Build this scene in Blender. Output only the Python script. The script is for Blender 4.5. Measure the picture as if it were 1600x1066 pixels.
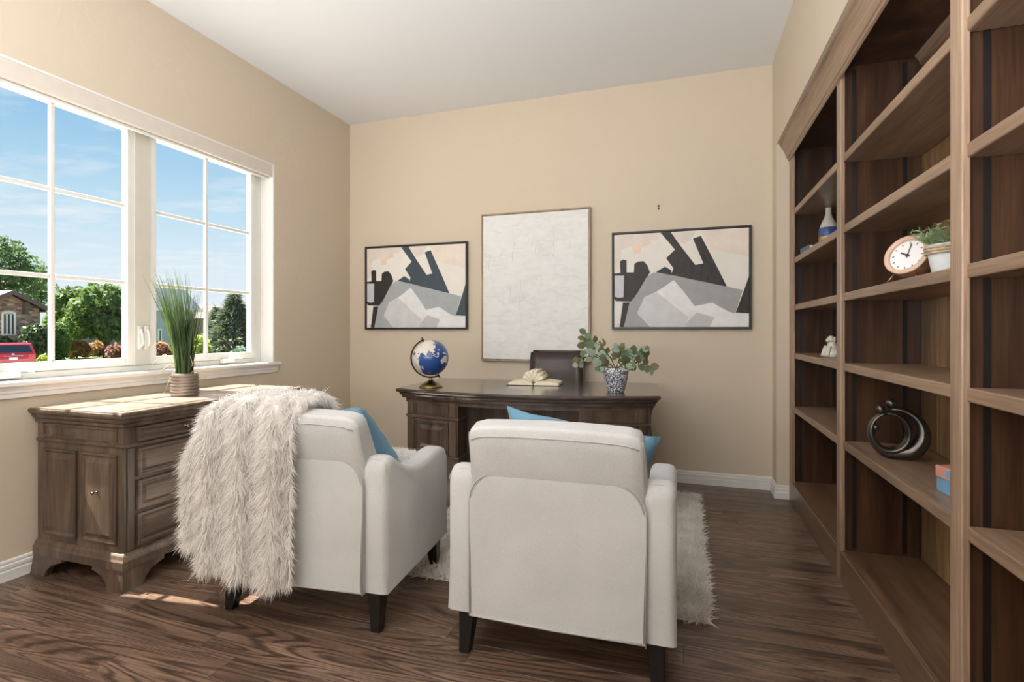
import bpy, bmesh, math, random
import numpy as np
from mathutils import Vector, Matrix

# ---------------------------------------------------------------- clear
for o in list(bpy.data.objects):
    bpy.data.objects.remove(o, do_unlink=True)
scene = bpy.context.scene
COL = scene.collection
random.seed(7)
PI = math.pi

# ---------------------------------------------------------------- camera
F = 817.18; CX = 800.0; HY = 517.0
TH = math.atan((1068.45 - 800) / F); EYE = 1.141
cs, sn = math.cos(TH), math.sin(TH)
FW = Vector((-sn, cs, 0)); RT = Vector((cs, sn, 0)); UPV = Vector((0, 0, 1)); EYEP = Vector((0, 0, EYE))
cam = bpy.data.cameras.new('camera'); camo = bpy.data.objects.new('camera', cam); COL.objects.link(camo)
cam.sensor_width = 36; cam.lens = 36 * F / 1600; cam.shift_y = (HY - 533) / 1600
cam.clip_start = 0.05; cam.clip_end = 500
camo.location = EYEP; camo.rotation_euler = (PI / 2, 0, TH)
scene.camera = camo

def at(u, v, x=None, y=None, z=None, d=None):
    """photo pixel -> point on a plane of the room (x, y or z fixed) or at a depth d"""
    r = FW + RT * ((u - CX) / F) - UPV * ((v - HY) / F)
    if x is not None: t = x / r.x
    elif y is not None: t = y / r.y
    elif z is not None: t = (z - EYE) / r.z
    else: t = d
    return EYEP + r * t

# ---------------------------------------------------------------- world, sun, exposure
SUN_DIR = Vector((0.53, 0.07, -0.785))
W = bpy.data.worlds.new('sky'); scene.world = W; W.use_nodes = True
nt = W.node_tree; nt.nodes.clear()
def N(t, **k):
    n = nt.nodes.new(t)
    for a, b in k.items(): setattr(n, a, b)
    return n
out = N('ShaderNodeOutputWorld'); bg = N('ShaderNodeBackground'); bg.inputs[1].default_value = 1.0
tc = N('ShaderNodeTexCoord'); sep = N('ShaderNodeSeparateXYZ')
nt.links.new(tc.outputs['Generated'], sep.inputs[0])
ramp = N('ShaderNodeValToRGB')
e = ramp.color_ramp.elements
e[0].position = 0.0; e[0].color = (0.84, 0.90, 0.96, 1)
e[1].position = 1.0; e[1].color = (0.10, 0.28, 0.62, 1)
for p, c in ((0.10, (0.76, 0.88, 0.97)), (0.19, (0.56, 0.78, 0.94)), (0.33, (0.28, 0.56, 0.84)), (0.6, (0.14, 0.36, 0.70))):
    q = e.new(p); q.color = (*c, 1)
nt.links.new(sep.outputs['Z'], ramp.inputs[0])
# wispy clouds: direction projected on a plane overhead
dz = N('ShaderNodeMath', operation='MAXIMUM'); dz.inputs[1].default_value = 0.03
nt.links.new(sep.outputs['Z'], dz.inputs[0])
dvx = N('ShaderNodeMath', operation='DIVIDE'); dvy = N('ShaderNodeMath', operation='DIVIDE')
nt.links.new(sep.outputs['X'], dvx.inputs[0]); nt.links.new(dz.outputs[0], dvx.inputs[1])
nt.links.new(sep.outputs['Y'], dvy.inputs[0]); nt.links.new(dz.outputs[0], dvy.inputs[1])
cmb = N('ShaderNodeCombineXYZ'); nt.links.new(dvx.outputs[0], cmb.inputs[0]); nt.links.new(dvy.outputs[0], cmb.inputs[1])
mp = N('ShaderNodeMapping'); mp.inputs['Scale'].default_value = (0.55, 1.0, 1); mp.inputs['Location'].default_value = (1.35, 0.2, 0)
nt.links.new(cmb.outputs[0], mp.inputs[0])
nz = N('ShaderNodeTexNoise'); nz.inputs['Scale'].default_value = 1.15; nz.inputs['Detail'].default_value = 7; nz.inputs['Roughness'].default_value = 0.62
nt.links.new(mp.outputs[0], nz.inputs['Vector'])
cr = N('ShaderNodeValToRGB'); cr.color_ramp.elements[0].position = 0.50; cr.color_ramp.elements[1].position = 0.70
nt.links.new(nz.outputs[0], cr.inputs[0])
mx = N('ShaderNodeMixRGB'); mx.inputs[2].default_value = (0.93, 0.95, 0.98, 1)
fc = N('ShaderNodeMath', operation='MULTIPLY'); fc.inputs[1].default_value = 0.8
nt.links.new(cr.outputs[0], fc.inputs[0]); nt.links.new(fc.outputs[0], mx.inputs[0])
nt.links.new(ramp.outputs[0], mx.inputs[1]); nt.links.new(mx.outputs[0], bg.inputs[0])
nt.links.new(bg.outputs[0], out.inputs[0])

sl = bpy.data.lights.new('sun', 'SUN'); sl.energy = 25.0; sl.angle = 0.009; sl.color = (1.0, 0.95, 0.86)
so = bpy.data.objects.new('sun', sl); COL.objects.link(so); so.location = (-20, 0, 20)
so.rotation_euler = SUN_DIR.to_track_quat('-Z', 'Y').to_euler()

def area(name, loc, rot, sx, sy, power, col=(0.93, 0.97, 1.0)):
    l = bpy.data.lights.new(name, 'AREA'); l.shape = 'RECTANGLE'; l.size = sx; l.size_y = sy; l.energy = power; l.color = col
    o = bpy.data.objects.new(name, l); COL.objects.link(o); o.location = loc; o.rotation_euler = rot
    return o
area('ceiling_light_panel', (-1.1, -0.55, 3.02), (0, 0, 0), 2.6, 1.2, 22)  # added fill lamp shining down behind the camera, not a known fixture
area('upward_fill', (-1.1, -0.75, 1.25), (math.radians(165), 0, 0), 3.0, 1.2, 192)  # added fill lamp aimed up to bounce off the ceiling, no such fitting

vs = scene.view_settings
scene.display_settings.display_device = 'sRGB'
vs.view_transform = 'Standard'; vs.look = 'None'; vs.gamma = 1.0; vs.exposure = 0.0; vs.use_curve_mapping = False

# ---------------------------------------------------------------- materials
MATS = {}
def s2l(c):
    return tuple((x / 12.92 if x <= 0.04045 else ((x + 0.055) / 1.055) ** 2.4) for x in (v / 255 for v in c))
class NT:
    def __init__(s, m):
        m.use_nodes = True; s.t = m.node_tree; s.t.nodes.clear()
        s.out = s.n('ShaderNodeOutputMaterial'); s.b = s.n('ShaderNodeBsdfPrincipled'); s.l(s.b, 0, s.out, 0)
    def n(s, t, **k):
        n = s.t.nodes.new(t)
        for a, b in k.items(): setattr(n, a, b)
        return n
    def l(s, a, i, b, j): s.t.links.new(a.outputs[i], b.inputs[j])
    def ramp(s, pts, interp='LINEAR'):
        r = s.n('ShaderNodeValToRGB'); r.color_ramp.interpolation = interp; e = r.color_ramp.elements
        while len(e) < len(pts): e.new(0.5)
        for q, (p, c) in zip(e, pts): q.position = p; q.color = (*c, 1)
        return r
def mat(name, rgb, rough=0.5, metal=0.0, noise=0.0, nscale=20, bump=0.0, bscale=80, spec=0.5, coat=0.0, sheen=0.0, trans=0.0, stretch=(1, 1, 1)):
    if name in MATS: return MATS[name]
    m = bpy.data.materials.new(name); k = NT(m); b = k.b
    c = s2l(rgb)
    b.inputs['Base Color'].default_value = (*c, 1); b.inputs['Roughness'].default_value = rough; b.inputs['Metallic'].default_value = metal
    b.inputs['Specular IOR Level'].default_value = spec; b.inputs['Coat Weight'].default_value = coat; b.inputs['Sheen Weight'].default_value = sheen
    if noise or bump:
        tcn = k.n('ShaderNodeTexCoord'); mpn = k.n('ShaderNodeMapping'); mpn.inputs['Scale'].default_value = stretch
        k.l(tcn, 'Object', mpn, 0)
    if noise:
        nn = k.n('ShaderNodeTexNoise'); nn.inputs['Scale'].default_value = nscale; nn.inputs['Detail'].default_value = 5
        k.l(mpn, 0, nn, 'Vector')
        r = k.ramp([(0.3, tuple(x * (1 - noise) for x in c)), (0.7, tuple(min(1, x * (1 + noise)) for x in c))])
        k.l(nn, 0, r, 0); k.l(r, 0, b, 'Base Color')
    if bump:
        nb = k.n('ShaderNodeTexNoise'); nb.inputs['Scale'].default_value = bscale; nb.inputs['Detail'].default_value = 4
        k.l(mpn, 0, nb, 'Vector')
        bp = k.n('ShaderNodeBump'); bp.inputs['Strength'].default_value = bump; bp.inputs['Distance'].default_value = 0.01
        k.l(nb, 0, bp, 'Height'); k.l(bp, 0, b, 'Normal')
    if trans:
        tr = k.n('ShaderNodeBsdfTranslucent'); tr.inputs[0].default_value = (*[min(1, x * 1.6) for x in c], 1)
        ms = k.n('ShaderNodeMixShader'); ms.inputs[0].default_value = trans
        k.l(b, 0, ms, 1); k.l(tr, 0, ms, 2); k.l(ms, 0, k.out, 0)
    MATS[name] = m
    return m
def wood(name, dark, mid, light, axis='Z', scale=1.0, rough=0.4, ring=0.5, rand=0.25, spec=0.5, coat=0.0, knots=0.0, fine=0.25, rfreq=95.0, rdark=1.0):
    """stained wood: stretched grain along an axis, cathedral rings, per-piece shift"""
    if name in MATS: return MATS[name]
    m = bpy.data.materials.new(name); k = NT(m); b = k.b
    d, c, l = s2l(dark), s2l(mid), s2l(light)
    tcn = k.n('ShaderNodeTexCoord'); oi = k.n('ShaderNodeObjectInfo')
    mul = k.n('ShaderNodeMath', operation='MULTIPLY'); mul.inputs[1].default_value = 37.0; k.l(oi, 'Random', mul, 0)
    cm = k.n('ShaderNodeCombineXYZ'); k.l(mul, 0, cm, 0); k.l(mul, 0, cm, 1); k.l(mul, 0, cm, 2)
    ad = k.n('ShaderNodeVectorMath', operation='ADD'); k.l(tcn, 'Object', ad, 0); k.l(cm, 0, ad, 1)
    i = 'XYZ'.index(axis)
    st = [9 * scale] * 3; st[i] = 0.7 * scale
    m1 = k.n('ShaderNodeMapping'); m1.inputs['Scale'].default_value = st; k.l(ad, 0, m1, 0)
    n1 = k.n('ShaderNodeTexNoise'); n1.inputs['Scale'].default_value = 1.0; n1.inputs['Detail'].default_value = 6; n1.inputs['Roughness'].default_value = 0.6; n1.inputs['Distortion'].default_value = 0.6
    k.l(m1, 0, n1, 'Vector')
    # rings: contour lines of a smooth stretched field
    n2 = k.n('ShaderNodeTexNoise'); n2.inputs['Scale'].default_value = 0.55; n2.inputs['Detail'].default_value = 1.5; n2.inputs['Distortion'].default_value = 0.3
    k.l(m1, 0, n2, 'Vector')
    ml = k.n('ShaderNodeMath', operation='MULTIPLY'); ml.inputs[1].default_value = rfreq; k.l(n2, 0, ml, 0)
    sn_ = k.n('ShaderNodeMath', operation='SINE'); k.l(ml, 0, sn_, 0)
    r2 = k.ramp([(0.0, (1, 1, 1)), (0.55, (0.0, 0.0, 0.0))])
    ab = k.n('ShaderNodeMath', operation='MULTIPLY_ADD'); ab.inputs[1].default_value = 0.5; ab.inputs[2].default_value = 0.5; k.l(sn_, 0, ab, 0); k.l(ab, 0, r2, 0)
    # fine pores
    st3 = [160 * scale] * 3; st3[i] = 5 * scale
    m3 = k.n('ShaderNodeMapping'); m3.inputs['Scale'].default_value = st3; k.l(ad, 0, m3, 0)
    n3 = k.n('ShaderNodeTexNoise'); n3.inputs['Scale'].default_value = 1.0; n3.inputs['Detail'].default_value = 3; k.l(m3, 0, n3, 'Vector')
    r1 = k.ramp([(0.28, d), (0.5, c), (0.75, l)]); k.l(n1, 0, r1, 0)
    mxr = k.n('ShaderNodeMixRGB', blend_type='MIX'); mxr.inputs[2].default_value = (*[x * rdark for x in d], 1)
    mf = k.n('ShaderNodeMath', operation='MULTIPLY'); mf.inputs[1].default_value = ring; k.l(r2, 0, mf, 0); k.l(mf, 0, mxr, 0); k.l(r1, 0, mxr, 1)
    r3 = k.ramp([(0.35, (1 - fine,) * 3), (0.65, (1 + fine * 0.3,) * 3)]); k.l(n3, 0, r3, 0)
    mx3 = k.n('ShaderNodeMixRGB', blend_type='MULTIPLY'); mx3.inputs[0].default_value = 1; k.l(mxr, 0, mx3, 1); k.l(r3, 0, mx3, 2)
    hs = k.n('ShaderNodeHueSaturation')
    va = k.n('ShaderNodeMath', operation='MULTIPLY_ADD'); va.inputs[1].default_value = rand * 2; va.inputs[2].default_value = 1 - rand; k.l(oi, 'Random', va, 0)
    k.l(va, 0, hs, 'Value'); k.l(mx3, 0, hs, 'Color'); last = hs
    if knots:
        st4 = [5.0] * 3; st4[i] = 2.2
        m4 = k.n('ShaderNodeMapping'); m4.inputs['Scale'].default_value = st4; k.l(ad, 0, m4, 0)
        vo = k.n('ShaderNodeTexVoronoi'); vo.inputs['Scale'].default_value = 1.0; k.l(m4, 0, vo, 'Vector')
        rk = k.ramp([(0.03, (knots,) * 3), (0.10, (0, 0, 0))]); k.l(vo, 'Distance', rk, 0)
        mk = k.n('ShaderNodeMixRGB'); mk.inputs[2].default_value = (*[x * 0.35 for x in d], 1); k.l(rk, 0, mk, 0); k.l(hs, 0, mk, 1); last = mk
    k.l(last, 0, b, 'Base Color')
    b.inputs['Roughness'].default_value = rough; b.inputs['Specular IOR Level'].default_value = spec; b.inputs['Coat Weight'].default_value = coat; b.inputs['Coat Roughness'].default_value = 0.2
    bp = k.n('ShaderNodeBump'); bp.inputs['Strength'].default_value = 0.12; bp.inputs['Distance'].default_value = 0.002
    k.l(n3, 0, bp, 'Height'); k.l(bp, 0, b, 'Normal')
    MATS[name] = m
    return m
def fabric(name, rgb, wscale=420, amt=0.12, rough=0.95):
    if name in MATS: return MATS[name]
    m = bpy.data.materials.new(name); k = NT(m); b = k.b; c = s2l(rgb)
    tcn = k.n('ShaderNodeTexCoord')
    n1 = k.n('ShaderNodeTexNoise'); n1.inputs['Scale'].default_value = wscale; n1.inputs['Detail'].default_value = 3; k.l(tcn, 'Object', n1, 'Vector')
    n2 = k.n('ShaderNodeTexNoise'); n2.inputs['Scale'].default_value = 5; n2.inputs['Detail'].default_value = 3; k.l(tcn, 'Object', n2, 'Vector')
    r = k.ramp([(0.3, tuple(x * (1 - amt) for x in c)), (0.7, tuple(min(1, x * (1 + amt)) for x in c))]); k.l(n1, 0, r, 0)
    r2 = k.ramp([(0.3, (0.93,) * 3), (0.7, (1.04,) * 3)]); k.l(n2, 0, r2, 0)
    mm = k.n('ShaderNodeMixRGB', blend_type='MULTIPLY'); mm.inputs[0].default_value = 1; k.l(r, 0, mm, 1); k.l(r2, 0, mm, 2); k.l(mm, 0, b, 'Base Color')
    b.inputs['Roughness'].default_value = rough; b.inputs['Specular IOR Level'].default_value = 0.2; b.inputs['Sheen Weight'].default_value = 0.15
    bp = k.n('ShaderNodeBump'); bp.inputs['Strength'].default_value = 0.25; bp.inputs['Distance'].default_value = 0.001; k.l(n1, 0, bp, 'Height')
    bp2 = k.n('ShaderNodeBump'); bp2.inputs['Strength'].default_value = 0.35; bp2.inputs['Distance'].default_value = 0.012; k.l(n2, 0, bp2, 'Height'); k.l(bp, 0, bp2, 'Normal'); k.l(bp2, 0, b, 'Normal')
    MATS[name] = m
    return m
def wallpaint(name, rgb):
    m = bpy.data.materials.new(name); k = NT(m); b = k.b; c = s2l(rgb)
    b.inputs['Base Color'].default_value = (*c, 1); b.inputs['Roughness'].default_value = 0.62; b.inputs['Specular IOR Level'].default_value = 0.3
    tcn = k.n('ShaderNodeTexCoord')
    n1 = k.n('ShaderNodeTexNoise'); n1.inputs['Scale'].default_value = 7; n1.inputs['Detail'].default_value = 4; n1.inputs['Distortion'].default_value = 1.2; k.l(tcn, 'Object', n1, 'Vector')
    r = k.ramp([(0.45, (0, 0, 0)), (0.6, (1, 1, 1))]); k.l(n1, 0, r, 0)
    bp = k.n('ShaderNodeBump'); bp.inputs['Strength'].default_value = 0.16; bp.inputs['Distance'].default_value = 0.004; k.l(r, 0, bp, 'Height'); k.l(bp, 0, b, 'Normal')
    MATS[name] = m; return m

M_wall = wallpaint('beige_wall_paint', (208, 194, 175))
M_ceil = mat('white_ceiling_paint', (232, 233, 235), 0.8, bump=0.05, bscale=60)
M_trim = mat('white_trim_paint', (226, 224, 221), 0.35, noise=0.02)
M_frame = mat('white_window_vinyl', (222, 221, 216), 0.35, noise=0.02)
M_mull = mat('warm_grey_window_post', (205, 201, 190), 0.4, noise=0.02)
M_val = mat('cream_shade_valance', (212, 203, 193), 0.7, noise=0.03, bump=0.05, bscale=300)
M_floor = wood('walnut_stained_oak_floor', (76, 57, 47), (120, 96, 80), (146, 120, 102), 'X', 1.3, rough=0.3, ring=0.8, rand=0.13, spec=0.5, fine=0.42, knots=0.3, rfreq=200.0, rdark=0.62)
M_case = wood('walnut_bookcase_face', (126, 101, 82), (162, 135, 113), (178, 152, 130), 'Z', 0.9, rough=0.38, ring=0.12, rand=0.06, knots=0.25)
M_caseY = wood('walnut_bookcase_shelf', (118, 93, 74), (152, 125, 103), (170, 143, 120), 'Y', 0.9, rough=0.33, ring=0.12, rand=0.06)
M_caseLow = wood('walnut_base_painted_shade', (76, 55, 41), (116, 89, 69), (138, 109, 86), 'Y', 0.9, rough=0.28, ring=0.15, rand=0.06)  # walnut darkened: shade on the bottom shelf and base put into the colour
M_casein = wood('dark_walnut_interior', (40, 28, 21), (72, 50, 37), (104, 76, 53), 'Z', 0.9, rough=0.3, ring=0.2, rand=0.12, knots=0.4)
M_caseback = wood('walnut_back_boards', (98, 72, 48), (150, 118, 84), (184, 150, 112), 'Z', 1.2, rough=0.32, ring=0.25, rand=0.3, knots=0.5)
M_slot = mat('black_shelf_standard', (22, 16, 14), 0.5, noise=0.2)
M_desk = wood('espresso_desk_wood', (56, 44, 37), (92, 76, 65), (116, 99, 86), 'Z', 1.0, rough=0.33, ring=0.2, rand=0.08)
M_deskX = wood('espresso_desk_top', (48, 38, 34), (74, 61, 55), (92, 78, 70), 'X', 1.0, rough=0.22, ring=0.25, rand=0.05, coat=0.9)
M_cred = wood('weathered_brown_credenza_wood', (52, 40, 33), (90, 74, 62), (122, 104, 90), 'Z', 1.0, rough=0.36, ring=0.3, rand=0.06)
M_credY = wood('weathered_brown_credenza_front', (56, 43, 35), (96, 79, 66), (130, 111, 96), 'Y', 1.0, rough=0.34, ring=0.3, rand=0.08)
M_credtop = wood('brown_credenza_top_painted_sun', (128, 108, 92), (172, 152, 134), (194, 174, 156), 'Y', 1.0, rough=0.24, ring=0.3, rand=0.08, coat=0.5)  # top wood colour lightened to imitate the glare of sun on it
M_brass = mat('aged_brass', (140, 118, 78), 0.3, 1.0, noise=0.15)
M_pewter = mat('antique_bronze_knob', (120, 105, 88), 0.35, 1.0, noise=0.2)
M_linen = fabric('oatmeal_linen', (192, 192, 192))
M_blackleg = mat('black_painted_wood', (20, 19, 20), 0.28, noise=0.25, nscale=30)
M_blue = fabric('dusty_blue_cotton', (104, 146, 170), 300, 0.10)
M_leather = mat('dark_brown_leather', (62, 49, 46), 0.36, noise=0.12, nscale=8, bump=0.15, bscale=220)
M_stitch = mat('leather_seam', (34, 27, 27), 0.6, noise=0.1)

# ---------------------------------------------------------------- mesh helpers
def newobj(name, me, m=None, parent=None, smooth=False):
    o = bpy.data.objects.new(name, me); COL.objects.link(o)
    if m is not None and len(me.materials) == 0: me.materials.append(m)
    if parent is not None: o.parent = parent
    if smooth:
        for p in me.polygons: p.use_smooth = True
    return o
def mesh(name, v, f, m=None, parent=None, smooth=False):
    me = bpy.data.meshes.new(name); me.from_pydata([tuple(p) for p in v], [], f); me.update()
    return newobj(name, me, m, parent, smooth)
def finish(name, bm, m=None, parent=None, smooth=False):
    bmesh.ops.recalc_face_normals(bm, faces=bm.faces)
    me = bpy.data.meshes.new(name); bm.to_mesh(me); bm.free()
    return newobj(name, me, m, parent, smooth)
def bm_box(bm, x0, x1, y0, y1, z0, z1, bev=0.0, seg=1):
    r = bmesh.ops.create_cube(bm, size=1.0)
    for v in r['verts']:
        v.co = Vector(((x0 + x1) / 2 + v.co.x * (x1 - x0), (y0 + y1) / 2 + v.co.y * (y1 - y0), (z0 + z1) / 2 + v.co.z * (z1 - z0)))
    if bev > 0:
        es = list({e for v in r['verts'] for e in v.link_edges})
        bmesh.ops.bevel(bm, geom=es, offset=bev, segments=seg, affect='EDGES', profile=0.5)
def box(name, x0, x1, y0, y1, z0, z1, m, parent=None, bev=0.0, seg=1, smooth=False):
    bm = bmesh.new(); bm_box(bm, x0, x1, y0, y1, z0, z1, bev, seg)
    return finish(name, bm, m, parent, smooth)
def bm_prism(bm, poly, axis, a, b):
    """poly: 2D points; extruded along axis (0 x: poly=(y,z), 1 y: poly=(x,z), 2 z: poly=(x,y))"""
    def P(p, t):
        return {0: (t, p[0], p[1]), 1: (p[0], t, p[1]), 2: (p[0], p[1], t)}[axis]
    v0 = [bm.verts.new(P(p, a)) for p in poly]; v1 = [bm.verts.new(P(p, b)) for p in poly]
    n = len(poly)
    bm.faces.new(v0); bm.faces.new(v1[::-1])
    for i in range(n): bm.faces.new((v0[i], v1[i], v1[(i + 1) % n], v0[(i + 1) % n]))
    return v0, v1
def prism(name, poly, axis, a, b, m, parent=None, bev=0.0, seg=1, smooth=False):
    bm = bmesh.new(); bm_prism(bm, poly, axis, a, b)
    if bev > 0: bmesh.ops.bevel(bm, geom=list(bm.edges), offset=bev, segments=seg, affect='EDGES')
    return finish(name, bm, m, parent, smooth)
def bm_lathe(bm, prof, seg=32, c=(0, 0, 0)):
    rings = []
    for r, z in prof:
        if r < 1e-6: rings.append([bm.verts.new((c[0], c[1], c[2] + z))])
        else: rings.append([bm.verts.new((c[0] + r * math.cos(2 * PI * i / seg), c[1] + r * math.sin(2 * PI * i / seg), c[2] + z)) for i in range(seg)])
    for a, b in zip(rings, rings[1:]):
        for i in range(seg):
            j = (i + 1) % seg
            if len(a) == 1 and len(b) == 1: continue
            if len(a) == 1: bm.faces.new((a[0], b[i], b[j]))
            elif len(b) == 1: bm.faces.new((a[i], a[j], b[0]))
            else: bm.faces.new((a[i], a[j], b[j], b[i]))
def lathe(name, prof, m, parent=None, seg=32, c=(0, 0, 0), smooth=True):
    bm = bmesh.new(); bm_lathe(bm, prof, seg, c); return finish(name, bm, m, parent, smooth)
def bm_tube(bm, pts, rad, seg=8, cap=True):
    pts = [Vector(p) for p in pts]; n = len(pts)
    rad = rad if isinstance(rad, (list, tuple)) else [rad] * n
    rings = []; up = None
    for i in range(n):
        t = (pts[min(i + 1, n - 1)] - pts[max(i - 1, 0)]).normalized()
        if up is None: up = Vector((0, 0, 1)) if abs(t.z) < 0.9 else Vector((1, 0, 0))
        a = t.cross(up).normalized(); b = a.cross(t).normalized(); up = b
        r = rad[i]; rx, ry = r if isinstance(r, (tuple, list)) else (r, r)
        rings.append([bm.verts.new(pts[i] + a * rx * math.cos(2 * PI * k / seg) + b * ry * math.sin(2 * PI * k / seg)) for k in range(seg)])
    for p, q in zip(rings, rings[1:]):
        for k in range(seg):
            bm.faces.new((p[k], p[(k + 1) % seg], q[(k + 1) % seg], q[k]))
    if cap: bm.faces.new(rings[0][::-1]); bm.faces.new(rings[-1])
def tube(name, pts, rad, m, parent=None, seg=8, smooth=True):
    bm = bmesh.new(); bm_tube(bm, pts, rad, seg); return finish(name, bm, m, parent, smooth)
def bm_sphere(bm, c, r, seg=16, rings=10, sc=(1, 1, 1)):
    q = bmesh.ops.create_uvsphere(bm, u_segments=seg, v_segments=rings, radius=1)
    for v in q['verts']: v.co = Vector((c[0] + v.co.x * r * sc[0], c[1] + v.co.y * r * sc[1], c[2] + v.co.z * r * sc[2]))
def sphere(name, c, r, m, parent=None, seg=16, rings=10, sc=(1, 1, 1)):
    bm = bmesh.new(); bm_sphere(bm, c, r, seg, rings, sc); return finish(name, bm, m, parent, True)
def thing(name, label, cat, loc=(0, 0, 0), rz=0.0, group=None):
    o = bpy.data.objects.new(name, None); COL.objects.link(o); o.location = loc; o.rotation_euler = (0, 0, rz); o.empty_display_size = 0.05
    return tag(o, label, cat, group)
def tag(o, label, cat, group=None, kind=None):
    o['label'] = label; o['category'] = cat
    if group: o['group'] = group
    if kind: o['kind'] = kind
    return o
def struct(o, label=None, cat=None):
    o['kind'] = 'structure'
    if label: o['label'] = label
    if cat: o['category'] = cat
    return o
def sub_smooth(o, lv=2):
    s = o.modifiers.new('subdivision', 'SUBSURF'); s.levels = lv; s.render_levels = lv
    return o
def blades(name, roots, dirs, lens, width, m, parent=None, droop=0.3, segs=2, wind=0.25, seed=1):
    """many thin tapered strands in one mesh"""
    rng = np.random.default_rng(seed)
    n = len(roots); R = np.asarray(roots, float); D = np.asarray(dirs, float); L = np.asarray(lens, float)[:, None]
    D = D + rng.normal(0, wind, D.shape); D /= np.linalg.norm(D, axis=1)[:, None]
    rv = rng.normal(0, 1, D.shape); S = np.cross(D, rv); S /= np.linalg.norm(S, axis=1)[:, None] + 1e-9
    wv = (width * rng.uniform(0.6, 1.3, n))[:, None]
    g = np.array([0, 0, -1.0])
    curl = rng.normal(0, 0.25, D.shape)
    V = []
    for k in range(segs + 1):
        t = k / segs
        c = R + D * L * t + (g * droop + curl) * L * t * t
        if k < segs:
            w = wv * (1 - 0.55 * t); V += [c - S * w, c + S * w]
        else: V.append(c)
    K = len(V); V = np.stack(V, 1).reshape(-1, 3)
    base = (np.arange(n) * K)[:, None]
    tris = []
    for k in range(segs - 1):
        a = 2 * k
        tris += [[a, a + 1, a + 3], [a, a + 3, a + 2]]
    a = 2 * (segs - 1); tris.append([a, a + 1, a + 2])
    Fc = np.concatenate([base + np.array(t)[None, :] for t in tris], 0)
    return npmesh(name, V, Fc, m, parent)
def npmesh(name, V, Fc, m, parent=None, smooth=False):
    me = bpy.data.meshes.new(name); me.vertices.add(len(V)); me.vertices.foreach_set('co', np.asarray(V, np.float32).ravel())
    nf, k = Fc.shape
    me.loops.add(nf * k); me.loops.foreach_set('vertex_index', Fc.astype(np.int32).ravel())
    me.polygons.add(nf); me.polygons.foreach_set('loop_start', np.arange(0, nf * k, k, dtype=np.int32))
    if smooth: me.polygons.foreach_set('use_smooth', np.ones(nf, bool))
    me.update(calc_edges=True); me.validate()
    return newobj(name, me, m, parent)

# ================================================================ ROOM SHELL
XL, XR, XB = -2.943, 0.602, 1.02          # left wall, right wall, back of the bookcase
YB, YF, HC = 4.143, -1.5, 3.05            # back wall, wall behind the camera, ceiling
WY0, WY1, WZ0, WZ1 = 1.33, 3.197, 0.905, 2.40   # window opening
NY0, NY1, NZ = 0.53, 3.952, 2.415         # bookcase niche
struct(box('ceiling', XL - 0.2, XB + 0.1, YF - 0.1, YB + 0.1, HC, HC + 0.1, M_ceil), 'flat white ceiling', 'ceiling')
struct(box('wall_back', XL - 0.19, XB + 0.1, YB, YB + 0.12, -0.1, HC, M_wall), 'beige wall behind the desk', 'wall')
struct(box('wall_front', XL - 0.19, XB + 0.1, YF - 0.12, YF, -0.1, HC, M_wall), 'beige wall behind the camera', 'wall')
bm = bmesh.new()
for a in ((YF, WY0, -0.1, HC), (WY1, YB, -0.1, HC), (WY0, WY1, -0.1, WZ0 - 0.03), (WY0, WY1, WZ1, HC)):
    bm_box(bm, XL - 0.19, XL, a[0], a[1], a[2], a[3])
struct(finish('wall_left', bm, M_wall), 'beige wall with the large window', 'wall')
bm = bmesh.new()
for a in ((YF, NY0, -0.1, HC), (NY1, YB, -0.1, HC), (NY0, NY1, NZ, HC)):
    bm_box(bm, XR, XB + 0.08, a[0], a[1], a[2], a[3])
bm_box(bm, XB + 0.0, XB + 0.08, NY0, NY1, -0.1, NZ)
struct(finish('wall_right', bm, M_wall), 'beige wall around the built-in bookcase', 'wall')

# floor: boards are pieces of their own
fl = struct(box('floor', XL - 0.05, XB, YF, YB, -0.10, -0.0135, mat('subfloor', (40, 30, 25), 0.8, noise=0.2)), 'dark walnut stained hardwood floor', 'floor')
PW = 0.113
rng = random.Random(3)
def plank_mesh(nm, x0, x1, y0, y1):
    bm = bmesh.new(); L = x1 - x0
    bm_box(bm, -L / 2, L / 2, -(y1 - y0) / 2, (y1 - y0) / 2, -0.012, 0.0, 0.0006)
    return bm
rest = bmesh.new()
y = YB; row = 0
while y > YF:
    y0 = max(YF, y - PW); x = XL - rng.uniform(0, 1.0)
    while x < XR + 0.08:
        L = rng.uniform(0.7, 1.7); x1 = min(x + L, XB - 0.02); x0 = max(x, XL)
        if x1 - x0 > 0.02:
            if y > 1.25:
                bm = plank_mesh('plank', x0 + 0.0003, x1 - 0.0003, y0 + 0.0003, y - 0.0003)
                o = finish('plank', bm, M_floor, fl); o.location = ((x0 + x1) / 2, (y0 + y) / 2, 0)
            else:
                bm_box(rest, x0 + 0.0003, x1 - 0.0003, y0 + 0.0003, y - 0.0003, -0.012, 0)
        x = x1 if x1 < XB - 0.03 else 99
    y = y0; row += 1
o = finish('plank_rows', rest, M_floor, fl); o['kind'] = 'stuff'

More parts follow.
